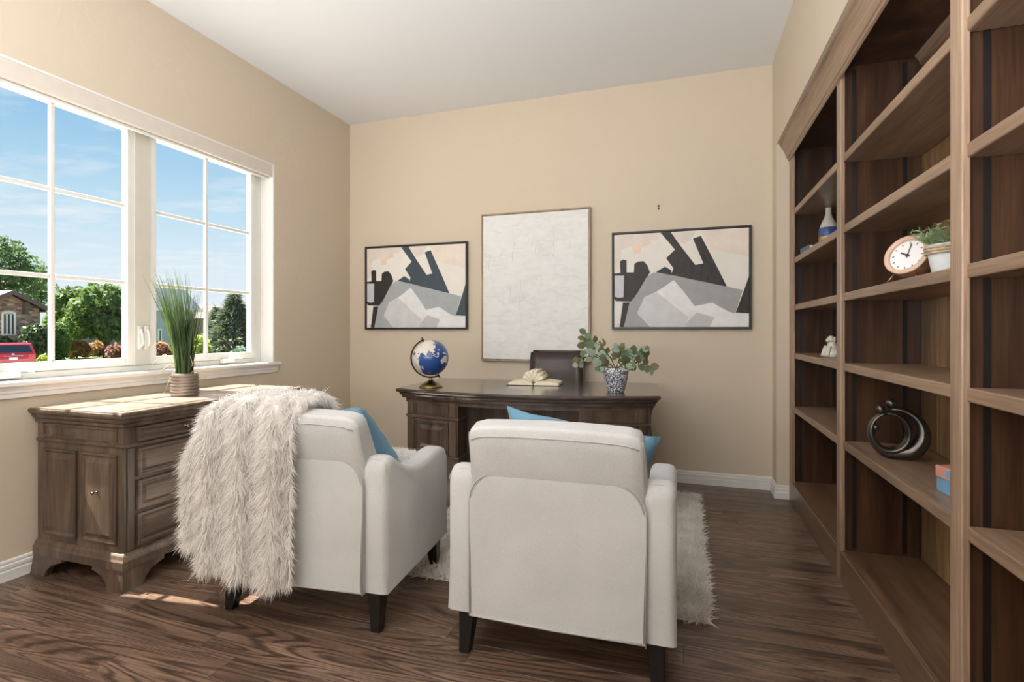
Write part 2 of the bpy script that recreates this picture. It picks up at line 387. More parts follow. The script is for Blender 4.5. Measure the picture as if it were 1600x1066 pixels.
# baseboards
BB = [(0, 0), (0.018, 0), (0.018, 0.044), (0.010, 0.047), (0.010, 0.053), (0.015, 0.056), (0.015, 0.069), (0.007, 0.072), (0.007, 0.078), (0.010, 0.081), (0.008, 0.089), (0, 0.092)]
struct(prism('baseboard_back', [(YB - a, b) for a, b in BB], 0, XL, XR, M_trim), 'white moulded baseboard on back wall', 'baseboard')
struct(prism('baseboard_left', [(XL + a, b) for a, b in BB], 1, YF, YB, M_trim), 'white moulded baseboard under window wall', 'baseboard')
bm = bmesh.new()
bm_prism(bm, [(XR - a, b) for a, b in BB], 1, NY1 - 0.0155, YB - 0.0005)
bm_prism(bm, [(NY1 - a, b) for a, b in BB], 0, XR - 0.016, 0.676)
bm_prism(bm, [(XR - a, b) for a, b in BB], 1, YF, NY0)
struct(finish('baseboard_right', bm, M_trim), 'white moulded baseboard wrapping corner beside bookcase', 'baseboard')

# ================================================================ WINDOW
def glass_mat():
    m = bpy.data.materials.new('clear_window_glass'); k = NT(m); k.t.nodes.remove(k.b)
    tr = k.n('ShaderNodeBsdfTransparent'); tr.inputs[0].default_value = (0.97, 0.985, 0.98, 1)
    gl = k.n('ShaderNodeBsdfGlossy'); gl.inputs['Roughness'].default_value = 0.02
    lw = k.n('ShaderNodeFresnel'); lw.inputs[0].default_value = 1.35
    ms = k.n('ShaderNodeMixShader'); k.l(lw, 0, ms, 0); k.l(tr, 0, ms, 1); k.l(gl, 0, ms, 2); k.l(ms, 0, k.out, 0)
    return m
M_glass = glass_mat()
win = bpy.data.objects.new('window_1', None); COL.objects.link(win); win.location = (XL, (WY0 + WY1) / 2, WZ0)
struct(win, 'white double casement window with grilles and roller shade valance', 'window')
wl = Vector(win.location)
def wbox(name, x0, x1, y0, y1, z0, z1, m, parent=None, bev=0.0, seg=1, par_off=None):
    p = parent or win
    off = wl
    return box(name, x0 - off.x, x1 - off.x, y0 - off.y, y1 - off.y, z0 - off.z, z1 - off.z, m, p, bev, seg)
GX = -3.075                                # glass plane
GLY = [(1.508, 2.174), (2.35, 3.084)]; GZ = (0.985, 1.42, 1.865, 2.305)
# jamb lining
wbox('jamb', -3.135, XL - 0.001, WY1 - 0.012, WY1, WZ0, WZ1, M_trim)
wbox('jamb', -3.135, XL - 0.001, WY0, WY0 + 0.012, WZ0, WZ1, M_trim)
wbox('head_jamb', -3.135, XL - 0.001, WY0 + 0.012, WY1 - 0.012, WZ1 - 0.012, WZ1, M_trim)
# fixed frame and centre post
bm = bmesh.new()
def fb(*a): bm_box(bm, a[0] - wl.x, a[1] - wl.x, a[2] - wl.y, a[3] - wl.y, a[4] - wl.z, a[5] - wl.z, 0.003)
fb(-3.13, -3.058, WY0 + 0.012, 1.467, WZ0, WZ1 - 0.012); fb(-3.13, -3.058, 3.128, WY1 - 0.012, WZ0, WZ1 - 0.012)
fb(-3.13, -3.058, 1.467, 3.128, WZ0, 0.938); fb(-3.13, -3.058, 1.467, 3.128, 2.345, WZ1 - 0.012)
finish('window_frame', bm, M_frame, win)
wbox('centre_post', -3.13, -3.048, 2.213, 2.311, 0.938, 2.345, M_mull, bev=0.003)
for si, (a, b) in enumerate(GLY):
    s = bpy.data.objects.new('sash', None); COL.objects.link(s); s.parent = win
    bm = bmesh.new()
    fb(-3.10, -3.05, a - 0.042, a, GZ[0] - 0.045, GZ[3] + 0.04); fb(-3.10, -3.05, b, b + 0.042, GZ[0] - 0.045, GZ[3] + 0.04)
    fb(-3.10, -3.05, a, b, GZ[0] - 0.045, GZ[0]); fb(-3.10, -3.05, a, b, GZ[3], GZ[3] + 0.04)
    finish('sash_frame', bm, M_frame, s)
    mid = b - 0.367
    wbox('muntin', GX - 0.011, GX + 0.011, mid - 0.011, mid + 0.011, GZ[0], GZ[3], M_frame, s, 0.003)
    for z in GZ[1:3]:
        for (p, q) in ((a, mid - 0.011), (mid + 0.011, b)):
            wbox('muntin', GX - 0.011, GX + 0.011, p, q, z - 0.011, z + 0.011, M_frame, s, 0.003)
    for j in range(3):
        z0 = GZ[j] + (0.011 if j else 0); z1 = GZ[j + 1] - (0.011 if j < 2 else 0)
        for (p, q) in ((a, mid - 0.011), (mid + 0.011, b)):
            mesh('pane', [(GX - wl.x, yy - wl.y, zz - wl.z) for yy, zz in ((p, z0), (q, z0), (q, z1), (p, z1))], [(0, 1, 2, 3)], M_glass, s)
    # lever lock on the centre post side, crank at the foot
    ly = 2.243 if si == 0 else 2.283
    bm = bmesh.new(); bm_box(bm, -3.049 - wl.x, -3.040 - wl.x, ly - 0.011 - wl.y, ly + 0.011 - wl.y, 1.03 - wl.z, 1.17 - wl.z, 0.004, 2)
    bm_tube(bm, [(-3.035 - wl.x, ly - wl.y, 1.15 - wl.z), (-3.022 - wl.x, ly - wl.y, 1.11 - wl.z), (-3.018 - wl.x, ly - wl.y, 1.07 - wl.z), (-3.032 - wl.x, ly - wl.y, 1.05 - wl.z)], 0.006, 8)
    finish('lever_lock', bm, M_frame, s)
    cy = 1.60 if si == 0 else 2.86
    bm = bmesh.new(); bm_box(bm, -3.055 - wl.x, -3.02 - wl.x, cy - 0.05 - wl.y, cy + 0.05 - wl.y, 0.915 - wl.z, 0.945 - wl.z, 0.006, 2)
    bm_tube(bm, [(-3.02 - wl.x, cy - wl.y, 0.95 - wl.z), (-3.005 - wl.x, cy + 0.03 - wl.y, 0.955 - wl.z), (-3.0 - wl.x, cy + 0.09 - wl.y, 0.945 - wl.z)], 0.006, 8)
    finish('crank', bm, M_frame, s)
# stool (sill) and apron, valance
wbox('sill', -3.135, XL + 0.032, WY0 - 0.045, WY1 + 0.045, WZ0 - 0.022, WZ0, M_trim, bev=0.005, seg=2)
AP = [(0.001, WZ0 - 0.022), (0.019, WZ0 - 0.022), (0.019, WZ0 - 0.03), (0.015, WZ0 - 0.04), (0.015, WZ0 - 0.05), (0.012, WZ0 - 0.056), (0.012, WZ0 - 0.075), (0.001, WZ0 - 0.078)]
prism('apron', [(XL + a - wl.x, b - wl.z) for a, b in AP], 1, WY0 - 0.02 - wl.y, WY1 + 0.022 - wl.y, M_trim, win)
va = wbox('valance', XL - 0.095, XL - 0.004, WY0 + 0.013, WY1 - 0.015, 2.302, 2.392, M_val, bev=0.003)
wbox('hem_bar', XL - 0.055, XL - 0.032, WY0 + 0.02, WY1 - 0.03, 2.285, 2.301, M_frame, va, 0.003)

# ================================================================ BOOKCASE
bc = thing('built_in_bookcase', 'tall dark walnut built-in bookcase with crown moulding filling the right wall', 'bookcase', (XR, (NY0 + NY1) / 2, 0))
bo = Vector(bc.location)
def bb(name, x0, x1, y0, y1, z0, z1, m, bev=0.0, seg=1, par=None):
    return box(name, x0 - bo.x, x1 - bo.x, y0 - bo.y, y1 - bo.y, z0 - bo.z, z1 - bo.z, m, par or bc, bev, seg)
XF = 0.678; XS = 0.698
STILES = [(0.535, 0.60), (1.637, 1.702), (2.733, 2.797), (3.855, 3.948)]
for a, b in STILES: bb('stile', XF, XS, a, b, 0.0, 2.33, M_case, 0.004, 2)
SZ = [0.639, 0.995, 1.313, 1.622, 1.945]
XBK = 0.992
bm = bmesh.new()
CP = [(XF - 0.001, 2.287), (XF - 0.010, 2.292), (XF - 0.010, 2.306), (XF - 0.017, 2.310), (XF - 0.020, 2.320), (XF - 0.028, 2.345), (XF - 0.040, 2.370), (XF - 0.052, 2.386), (XF - 0.052, 2.395), (XF - 0.060, 2.400), (XF - 0.060, 2.414), (XS, 2.414), (XS, 2.330), (XF + 0.0, 2.330)]
prism('crown_moulding', [(a - bo.x, b) for a, b in CP], 1, NY0 + 0.003 - bo.y, NY1 - 0.004 - bo.y, M_caseY, bc)
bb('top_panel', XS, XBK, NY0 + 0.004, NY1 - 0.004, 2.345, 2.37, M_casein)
bm.free()
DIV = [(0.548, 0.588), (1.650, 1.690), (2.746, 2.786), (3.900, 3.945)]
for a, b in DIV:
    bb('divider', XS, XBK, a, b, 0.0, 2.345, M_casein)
for k in range(3):
    y0, y1 = DIV[k][1], DIV[k + 1][0]
    s0, s1 = STILES[k][1], STILES[k + 1][0]
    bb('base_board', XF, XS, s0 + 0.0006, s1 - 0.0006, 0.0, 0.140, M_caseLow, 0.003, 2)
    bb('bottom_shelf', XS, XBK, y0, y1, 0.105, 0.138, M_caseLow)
    # back boards
    n = 7; w = (y1 - y0) / n
    for j in range(n):
        bb('back_board', XBK, XBK + 0.012, y0 + j * w + 0.0006, y0 + (j + 1) * w - 0.0006, 0.138, 2.345, M_caseback, 0.0015)
    for z in SZ:
        sh = bb('shelf', XF + 0.012, XBK - 0.004, y0 + 0.003, y1 - 0.003, z - 0.037, z, M_caseY, 0.004, 2)
    # slotted shelf standards on both sides of the bay
    for yy, sg in ((y0, 1), (y1, -1)):
        for xx in (0.728, 0.922):
            st = bb('shelf_standard', xx, xx + 0.017, min(yy, yy + sg * 0.002), max(yy, yy + sg * 0.002), 0.15, 2.33, M_slot)
    prism('cornice_strip', [(a - bo.x, b) for a, b in ((XBK, 2.30), (XBK - 0.012, 2.305), (XBK - 0.016, 2.32), (XBK - 0.032, 2.345), (XBK, 2.345))], 1, y0 + 0.001 - bo.y, y1 - 0.02 - bo.y, M_caseY, bc)

# ================================================================ PANEL HELPER
RAISED = [(0, 0), (0, 0.006), (0.008, 0.007), (0.014, 0.002), (0.020, 0.001), (0.040, 0.008), (0.041, 0.009)]
FLATP = [(0, 0), (0, 0.004), (0.008, 0.004), (0.012, -0.003), (0.013, -0.003)]
DRAWER = [(0, 0), (0, 0.012), (0.004, 0.014), (0.012, 0.014), (0.017, 0.008), (0.022, 0.008), (0.034, 0.014), (0.035, 0.0145)]
def panel(name, o, ux, nrm, w, h, m, parent, rings=RAISED):
    """moulded panel, o = lower left corner on the face, ux = unit along the width, nrm = outward normal"""
    o = Vector(o); ux = Vector(ux).normalized(); nrm = Vector(nrm).normalized(); uz = Vector((0, 0, 1))
    V = []; Fc = []
    for ins, ht in rings:
        for a, b in ((ins, ins), (w - ins, ins), (w - ins, h - ins), (ins, h - ins)): V.append(o + ux * a + uz * b + nrm * (ht + 0.0004))
    for k in range(len(rings) - 1):
        for i in range(4): Fc.append((4 * k + i, 4 * k + (i + 1) % 4, 4 * k + 4 + (i + 1) % 4, 4 * k + 4 + i))
    k = 4 * (len(rings) - 1); Fc.append((k, k + 1, k + 2, k + 3)); Fc.append((3, 2, 1, 0))
    bm = bmesh.new(); vs = [bm.verts.new(v) for v in V]
    for f in Fc: bm.faces.new([vs[i] for i in f])
    return finish(name, bm, m, parent)
def knob(name, p, nrm, m, parent, r=0.013):
    nrm = Vector(nrm).normalized(); bm = bmesh.new()
    bm_lathe(bm, [(0, 0), (r * 0.9, 0), (r * 0.9, 0.003), (r * 0.45, 0.006), (r * 0.4, 0.012), (r * 0.9, 0.016), (r, 0.021), (r * 0.7, 0.026), (0, 0.028)], 14)
    q = Vector((0, 0, 1)).rotation_difference(nrm).to_matrix().to_4x4()
    bmesh.ops.transform(bm, matrix=Matrix.Translation(Vector(p)) @ q, verts=bm.verts)
    return finish(name, bm, m, parent, True)

# ================================================================ CREDENZA
CRX, CRY = -2.62, 2.18
cr_ = thing('credenza', 'weathered brown wooden credenza with drawers and bracket feet under the window', 'credenza', (CRX, CRY, 0))
def cb(name, x0, x1, y0, y1, z0, z1, m, bev=0.0, seg=1, par=None):
    return box(name, x0 - CRX, x1 - CRX, y0 - CRY, y1 - CRY, z0, z1, m, par or cr_, bev, seg)
cx0, cx1, cy0, cy1 = -2.905, -2.338, 1.652, 2.708
cb('body', cx0, cx1, cy0, cy1, 0.10, 0.715, M_cred)
# moulded top: stepped slab with inlaid boards
def ringmould(name, prof, x0, x1, y0, y1, m, par, back=True):
    """profile of (overhang, z) swept round the rectangle"""
    V = []; Fc = []
    for ov, z in prof:
        for a, b in ((x0, y0 - ov), (x1 + ov, y0 - ov), (x1 + ov, y1 + ov), (x0, y1 + ov)): V.append((a - CRX, b - CRY, z))
    n = len(prof)
    for k in range(n - 1):
        for i in range(4): Fc.append((4 * k + i, 4 * k + (i + 1) % 4, 4 * k + 4 + (i + 1) % 4, 4 * k + 4 + i))
    Fc.append((3, 2, 1, 0)); Fc.append(tuple(range(4 * n - 4, 4 * n)))
    bm = bmesh.new(); vs = [bm.verts.new(v) for v in V]
    for f in Fc: bm.faces.new([vs[i] for i in f])
    return finish(name, bm, m, par)
top = ringmould('top', [(0.004, 0.712), (0.010, 0.716), (0.010, 0.728), (0.018, 0.734), (0.024, 0.744), (0.024, 0.750), (0.034, 0.757), (0.038, 0.766), (0.038, 0.776), (0.034, 0.780)], cx0 - 0.004, cx1, cy0, cy1, M_cred, cr_)
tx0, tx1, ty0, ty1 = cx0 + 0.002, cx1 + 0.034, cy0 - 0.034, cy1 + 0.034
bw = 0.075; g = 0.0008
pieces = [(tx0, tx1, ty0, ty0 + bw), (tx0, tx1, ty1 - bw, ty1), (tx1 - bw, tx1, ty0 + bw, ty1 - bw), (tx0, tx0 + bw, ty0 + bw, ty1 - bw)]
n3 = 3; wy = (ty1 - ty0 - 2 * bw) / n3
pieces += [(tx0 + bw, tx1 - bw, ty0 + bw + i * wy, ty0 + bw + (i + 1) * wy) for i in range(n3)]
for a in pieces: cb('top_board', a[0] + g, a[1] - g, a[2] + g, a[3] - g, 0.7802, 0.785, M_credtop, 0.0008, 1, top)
# waist bead and base mould
ringmould('waist_moulding', [(0.0005, 0.622), (0.006, 0.624), (0.008, 0.630), (0.006, 0.636), (0.0005, 0.638)], cx0, cx1, cy0, cy1, M_cred, cr_)
ringmould('base_moulding', [(0.0005, 0.092), (0.022, 0.092), (0.022, 0.128), (0.016, 0.136), (0.012, 0.150), (0.006, 0.156), (0.0005, 0.160)], cx0, cx1, cy0, cy1, M_cred, cr_)
# left end panels
ux = (1, 0, 0); nr = (0, -1, 0)
W_ = cx1 - cx0
panel('end_panel', (cx0 + 0.04 - CRX, cy0 - CRY, 0.648), ux, nr, W_ - 0.08, 0.058, M_cred, cr_, FLATP)
pw = (W_ - 0.08 - 0.03) / 2
for i in (0, 1):
    panel('end_panel', (cx0 + 0.04 + i * (pw + 0.03) - CRX, cy0 - CRY, 0.19), ux, nr, pw, 0.40, M_cred, cr_, RAISED)
knob('keyhole_knob', (cx0 + 0.04 + pw * 1.5 + 0.03 - CRX, cy0 - 0.008 - CRY, 0.42), nr, M_pewter, cr_, 0.006)
# front: drawers
uy = (0, 1, 0); nx = (1, 0, 0)
banks = [(cy0 + 0.055, cy0 + 0.52), (cy0 + 0.545, cy1 - 0.055)]
for b0, b1 in banks:
    for z0, z1 in ((0.642, 0.707), (0.485, 0.612), (0.335, 0.468), (0.178, 0.318)):
        d = panel('drawer', (cx1 - CRX, b0 - CRY, z0), uy, nx, b1 - b0, z1 - z0, M_credY, cr_, DRAWER)
        knob('knob', (cx1 + 0.015 - CRX, (b0 + b1) / 2 - CRY, (z0 + z1) / 2), nx, M_pewter, d, 0.013)
# corner pilasters
for yy in (cy0 + 0.012, cy1 - 0.042):
    cb('pilaster', cx1, cx1 + 0.006, yy, yy + 0.03, 0.165, 0.618, M_cred, 0.002)
# bracket feet: two ogee faces each
def bracket(name, cx, cy, sx, sy):
    """foot at an outer corner; sx, sy point inwards"""
    bm = bmesh.new()
    prof = [(0, 0), (0.085, 0), (0.098, 0.03), (0.125, 0.055), (0.165, 0.068), (0.19, 0.075), (0.19, 0.092), (0, 0.092)]
    t = 0.022
    def face(along_x):
        P0 = []; P1 = []
        for a, z in prof:
            fl_ = 0.010 * (1 - z / 0.092)      # flared toe
            if along_x:
                P0.append(bm.verts.new((cx + sx * (a - fl_ if a < 0.01 else a), cy - sy * fl_, z))); P1.append(bm.verts.new((cx + sx * a, cy + sy * t, z)))
            else:
                P0.append(bm.verts.new((cx - sx * fl_, cy + sy * (a - fl_ if a < 0.01 else a), z))); P1.append(bm.verts.new((cx + sx * t, cy + sy * a, z)))
        n = len(prof)
        bm.faces.new(P0); bm.faces.new(P1[::-1])
        for i in range(n): bm.faces.new((P0[i], P1[i], P1[(i + 1) % n], P0[(i + 1) % n]))
    face(True); face(False)
    return finish(name, bm, M_cred, cr_)
for (x, sx) in ((cx0 + 0.002, 1), (cx1 + 0.018, -1)):
    for (yy, sy) in ((cy0 - 0.018, 1), (cy1 + 0.018, -1)):
        bracket('foot', x - CRX, yy - CRY, sx, sy)

# ================================================================ DESK
DKX, DKY, DKR = -0.985, 3.46, math.radians(3.6)
dk = thing('executive_desk', 'dark brown executive desk with bowed front and panelled pedestals', 'desk', (DKX, DKY, 0), DKR)
HW = 0.838; YBK = 0.375; YFE = -0.385; BOW = 0.165
def arc(hw, yf, n=24, bow=BOW):
    """front edge from left to right, bowed towards -y"""
    return [(-hw + 2 * hw * i / n, yf - bow * (1 - (2 * i / n - 1) ** 2)) for i in range(n + 1)]
def deskslab(name, prof, m, parent, hw=HW, yf=YFE, yb=YBK):
    bm = bmesh.new(); prev = None
    for ov, z in prof:
        pts = arc(hw + ov, yf - ov) + [(hw + ov, yb + ov * 0.5), (-hw - ov, yb + ov * 0.5)]
        r = [bm.verts.new((x, y, z)) for x, y in pts]
        if prev:
            for i in range(len(r)): bm.faces.new((prev[i], prev[(i + 1) % len(r)], r[(i + 1) % len(r)], r[i]))
        else: bm.faces.new(r[::-1])
        prev = r
    bm.faces.new(prev)
    return finish(name, bm, m, parent)
dtop = deskslab('desk_top', [(-0.045, 0.700), (-0.030, 0.702), (-0.030, 0.716), (-0.022, 0.722), (-0.018, 0.730), (-0.018, 0.735), (-0.006, 0.742), (0.0, 0.750), (0.0, 0.757), (-0.004, 0.762)], M_deskX, dk)
# top surface: end borders and centre field
def topfield(name, xa, xb, ov):
    pts = [(x, y) for x, y in arc(HW - ov, YFE + ov, 48) if xa - 1e-6 <= x <= xb + 1e-6]
    def yy(x): return YFE + ov - BOW * (1 - (x / (HW - ov)) ** 2)
    pts = [(xa, yy(xa))] + [p for p in pts if xa + 1e-4 < p[0] < xb - 1e-4] + [(xb, yy(xb))] + [(xb, YBK - ov), (xa, YBK - ov)]
    return prism(name, pts, 2, 0.7622, 0.765, M_deskX, dtop)
topfield('end_border', -HW + 0.005, -HW + 0.105, 0.005); topfield('end_border', HW - 0.105, HW - 0.005, 0.005); topfield('top_field', -HW + 0.106, HW - 0.106, 0.005)
def apy(x, ov=0.05): return YFE + ov - BOW * (1 - (x / (HW - ov)) ** 2)
# pedestals
def pedestal(sx):
    xo, xi = sx * 0.775, sx * 0.375
    yo, yi = apy(xo), apy(xi)
    p = bpy.data.objects.new('pedestal', None); COL.objects.link(p); p.parent = dk
    def foot(ov, z0, z1, nm, bev=0.0):
        d = sx * ov
        poly = [(xo + d, yo - ov), (xi - d, yi - ov), (xi - d, YBK - 0.06), (xo + d, YBK - 0.06)]
        if sx > 0: poly = poly[::-1]
        return prism(nm, poly, 2, z0, z1, M_desk, p, bev)
    foot(0.0, 0.345, 0.7, 'carcass'); foot(0.014, 0.335, 0.352, 'plinth_bead', 0.004); foot(0.012, 0.262, 0.335, 'plinth', 0.003); foot(0.02, 0.248, 0.262, 'plinth_lip', 0.003)
    foot(-0.015, 0.0, 0.248, 'lower_base')
    foot(0.008, 0.578, 0.594, 'waist_moulding', 0.003)
    a = Vector((min(xo, xi), yo if sx < 0 else yi, 0)); b = Vector((max(xo, xi), yi if sx < 0 else yo, 0))
    u = (b - a).normalized(); nr_ = Vector((u.y, -u.x, 0)); Lw = (b - a).length
    m_ = 0.075 if sx < 0 else 0.07
    panel('front_panel', a + u * 0.072 + Vector((0, 0, 0.600)), u, nr_, Lw - 0.144, 0.085, M_desk, p, FLATP)
    panel('front_panel', a + u * 0.072 + Vector((0, 0, 0.358)), u, nr_, Lw - 0.144, 0.210, M_desk, p, [(0, 0), (0, 0.005), (0.006, 0.008), (0.014, 0.008), (0.022, 0.001), (0.034, 0.001), (0.056, 0.011), (0.057, 0.012)])
    for t in (0.012, Lw - 0.06):
        bm = bmesh.new()
        for z0, z1 in ((0.60, 0.69), (0.356, 0.575)):
            q = a + u * t; w = u * 0.048; n_ = nr_ * 0.006
            vs0 = [bm.verts.new(q + Vector((0, 0, z0))), bm.verts.new(q + w + Vector((0, 0, z0))), bm.verts.new(q + w + Vector((0, 0, z1))), bm.verts.new(q + Vector((0, 0, z1)))]
            vs1 = [bm.verts.new(v.co + n_) for v in vs0]
            bm.faces.new(vs1); bm.faces.new(vs0[::-1])
            for i in range(4): bm.faces.new((vs0[i], vs0[(i + 1) % 4], vs1[(i + 1) % 4], vs1[i]))
        finish('pilaster', bm, M_desk, p)
    # carved corbel on the outer side
    yc = yo + 0.03
    prof = [(0.0, 0.70), (0.022, 0.70), (0.024, 0.685), (0.012, 0.665), (0.016, 0.650), (0.006, 0.64), (0.006, 0.55), (0.014, 0.535), (0.016, 0.515), (0.008, 0.50), (0.022, 0.47), (0.032, 0.435), (0.030, 0.40), (0.018, 0.365), (0.004, 0.352), (0.0, 0.35)]
    poly = [(xo + sx * d, z) for d, z in prof]
    if sx > 0: prism('carved_corbel', poly, 1, yc, yc + 0.05, M_desk, p, 0.002)
pedestal(-1); pedestal(1)
# modesty panel, set back between the pedestals
box('modesty_panel', -0.375, 0.375, -0.30, -0.275, 0.20, 0.70, M_desk, dk)
for i in range(3):
    panel('front_panel', (-0.36 + i * 0.245, -0.30, 0.25), (1, 0, 0), (0, -1, 0), 0.23, 0.42, M_desk, dk, FLATP)
# bowed apron under the top
bm = bmesh.new()
pf = [(x, y + 0.052) for x, y in arc(HW - 0.05, YFE, 24)]
pf = [p for p in pf if abs(p[0]) < 0.80]
poly = pf + [(x, y + 0.02) for x, y in pf[::-1]]
prism('apron', poly, 2, 0.672, 0.701, M_desk, dk)
bm.free()

# ================================================================ ARMCHAIRS
def rbox(name, x0, x1, y0, y1, z0, z1, r, m, parent, seg=4):
    bm = bmesh.new(); bm_box(bm, x0, x1, y0, y1, z0, z1, r, seg); return finish(name, bm, m, parent, True)
def piping(name, pts, m, parent, r=0.0035): return tube(name, pts, r, m, parent, 6)
M_seam = fabric('oatmeal_piping', (178, 175, 172))
def make_chair(label, loc, rz):
    """local frame: x across, y forward (towards the desk), origin at the rear centre on the floor"""
    t = thing('armchair', label, 'armchair', loc, rz, 'upholstered armchairs facing the desk')
    hw = 0.388
    # arms: side profile swept across, rounded over
    prof = [(0.006, 0.155), (0.0, 0.30), (0.0, 0.61), (0.012, 0.645), (0.04, 0.665), (0.075, 0.662), (0.13, 0.628), (0.19, 0.597), (0.26, 0.578), (0.35, 0.572), (0.43, 0.580), (0.50, 0.590), (0.56, 0.592), (0.605, 0.578), (0.632, 0.545), (0.640, 0.50), (0.632, 0.30), (0.625, 0.165)]
    for s in (-1, 1):
        nx = 9; w = 0.106
        bm = bmesh.new(); rows = []
        # cross-section: rounded outer/inner shoulders of the arm
        for i in range(nx + 1):
            a = i / nx; x = s * (hw - w * (1 - a)); e_ = abs(2 * a - 1)
            shr = 0.028 * (1 - math.sqrt(max(0, 1 - max(0, (e_ - 0.35) / 0.65) ** 2)))
            row = []
            for k, (yy, zz) in enumerate(prof):
                # shrink the outline inwards near the shoulders
                p0 = Vector(prof[max(0, k - 1)]); p1 = Vector(prof[min(len(prof) - 1, k + 1)]); tt = (p1 - p0).normalized(); nn = Vector((tt.y, -tt.x))
                q = Vector((yy, zz)) + nn * shr * (0.25 if zz < 0.3 else 1)
                row.append(bm.verts.new((x, q.x, max(0.155, q.y))))
            rows.append(row)
        for r0, r1 in zip(rows, rows[1:]):
            for k in range(len(prof)): bm.faces.new((r0[k], r0[(k + 1) % len(prof)], r1[(k + 1) % len(prof)], r1[k]))
        bm.faces.new(rows[0]); bm.faces.new(rows[-1][::-1])
        o = finish('arm', bm, M_linen, t, True); o.modifiers.new('e', 'EDGE_SPLIT').split_angle = math.radians(50)
        # seam following the rear edge of the arm
        xs = s * (hw - 0.006)
        piping('piping', [(s * (hw - w / 2 - (w / 2 - 0.006) * math.cos(PI * i / 12)), 0.012 + 0.012 * math.sin(PI * i / 12), 0.615 + 0.038 * math.sin(PI * i / 12) ** 0.7) for i in range(13)], M_seam, o, 0.0022)
    iw = hw - 0.106
    # outer back: slab with rounded top corners, slightly flared hem
    bm = bmesh.new(); R = 0.10; zt = 0.655; bw_ = iw + 0.016
    pts = [(-bw_ + 0.002, 0.150), (bw_ - 0.002, 0.150), (bw_, zt - R)]
    for k in range(1, 9):
        a = PI / 2 * k / 8; pts.append((bw_ - R + R * math.cos(a), zt - R + R * math.sin(a)))
    for k in range(1, 9):
        a = PI / 2 + PI / 2 * k / 8; pts.append((-bw_ + R + R * math.cos(a), zt - R + R * math.sin(a)))
    bm_prism(bm, pts, 1, -0.014, 0.10)
    be = [e for e in bm.edges if all(v.co.y < 0 for v in e.verts)]
    bmesh.ops.bevel(bm, geom=be, offset=0.010, segments=3, affect='EDGES')
    ob = finish('outer_back', bm, M_linen, t, True); ob.modifiers.new('e', 'EDGE_SPLIT').split_angle = math.radians(50)
    piping('piping', [(p[0] * 0.997, -0.012, p[1]) for p in pts[1:]] + [(-bw_ + 0.002, -0.012, 0.156)], M_seam, ob, 0.003)
    piping('hem', [(-bw_ + 0.004, -0.014, 0.160), (0, -0.017, 0.158), (bw_ - 0.004, -0.014, 0.160)], M_seam, ob, 0.004)
    # back cushion: rounded block leaning back
    hx, hy, hz, rr_ = iw + 0.016, 0.078, 0.212, 0.034
    bm = bmesh.new(); bm_box(bm, -1, 1, -1, 1, -1, 1); bmesh.ops.subdivide_edges(bm, edges=bm.edges, cuts=11, use_grid_fill=True)
    def rnd(p):
        q = Vector((p.x * hx, p.y * hy, p.z * hz)); c = Vector((max(-hx + rr_, min(hx - rr_, q.x)), max(-hy + rr_, min(hy - rr_, q.y)), max(-hz + rr_, min(hz - rr_, q.z))))
        d = q - c
        if d.length > 1e-6: q = c + d.normalized() * rr_
        a, b = q.x / hx, q.z / hz
        q.y *= 1 + (0.16 if q.y > 0 else 0.0) * (1 - a * a) * (1 - b * b); q.z += 0.010 * (1 - a * a) * max(0, b); q.x *= 1 - 0.03 * max(0, b)
        q.y -= (q.y + hy) * 0.42 * max(0, b * 0.5 + 0.5) ** 1.3
        return q
    for v in bm.verts: v.co = rnd(v.co)
    rx = Matrix.Translation((0, 0.072, 0.628)) @ Matrix.Rotation(math.radians(15), 4, 'X')
    bmesh.ops.transform(bm, matrix=rx, verts=bm.verts)
    bc_ = finish('back_cushion', bm, M_linen, t, True)
    sp1 = [rnd(Vector((x, -1.0, 0.86 - 0.10 * abs(x) ** 12))) for x in [-0.97 + 1.94 * i / 24 for i in range(25)]]
    piping('piping', [rx @ p for p in sp1], M_seam, bc_, 0.0022)
    for s in (-1, 1):
        sp2 = [rnd(Vector((s * 1.0, -0.62, z))) for z in [0.9 - 1.3 * i / 10 for i in range(11)]]
        piping('piping', [rx @ p for p in sp2], M_seam, bc_, 0.0022)
    # seat cushion and rail
    rbox('seat_cushion', -iw + 0.002, iw - 0.002, 0.12, 0.655, 0.33, 0.455, 0.035, M_linen, t)
    rbox('seat_rail', -iw, iw, 0.10, 0.625, 0.165, 0.33, 0.012, M_linen, t, 2)
    # legs: tapered, splayed at the rear
    for s in (-1, 1):
        for yy, fo, ty in ((0.055, -0.018, 'r'), (0.585, 0.012, 'f')):
            bm = bmesh.new(); x = s * (hw - 0.065)
            a = 0.030; b = 0.019
            v0 = [bm.verts.new((x + i * a, yy + j * a, 0.158)) for i, j in ((-1, -1), (1, -1), (1, 1), (-1, 1))]
            v1 = [bm.verts.new((x + s * 0.008 + i * b, yy + fo + j * b, 0.0)) for i, j in ((-1, -1), (1, -1), (1, 1), (-1, 1))]
            bm.faces.new(v0); bm.faces.new(v1[::-1])
            for i in range(4): bm.faces.new((v0[i], v1[i], v1[(i + 1) % 4], v0[(i + 1) % 4]))
            bmesh.ops.bevel(bm, geom=list(bm.edges), offset=0.003, segments=1, affect='EDGES')
            finish('leg', bm, M_blackleg, t)
    return t
chL = make_chair('cream linen armchair with the fluffy white throw over its back', (-1.436, 1.672, 0), math.radians(3.8))
chR = make_chair('cream linen armchair with bare back, nearest the bookcase', (-0.408, 1.688, 0), math.radians(0.6))

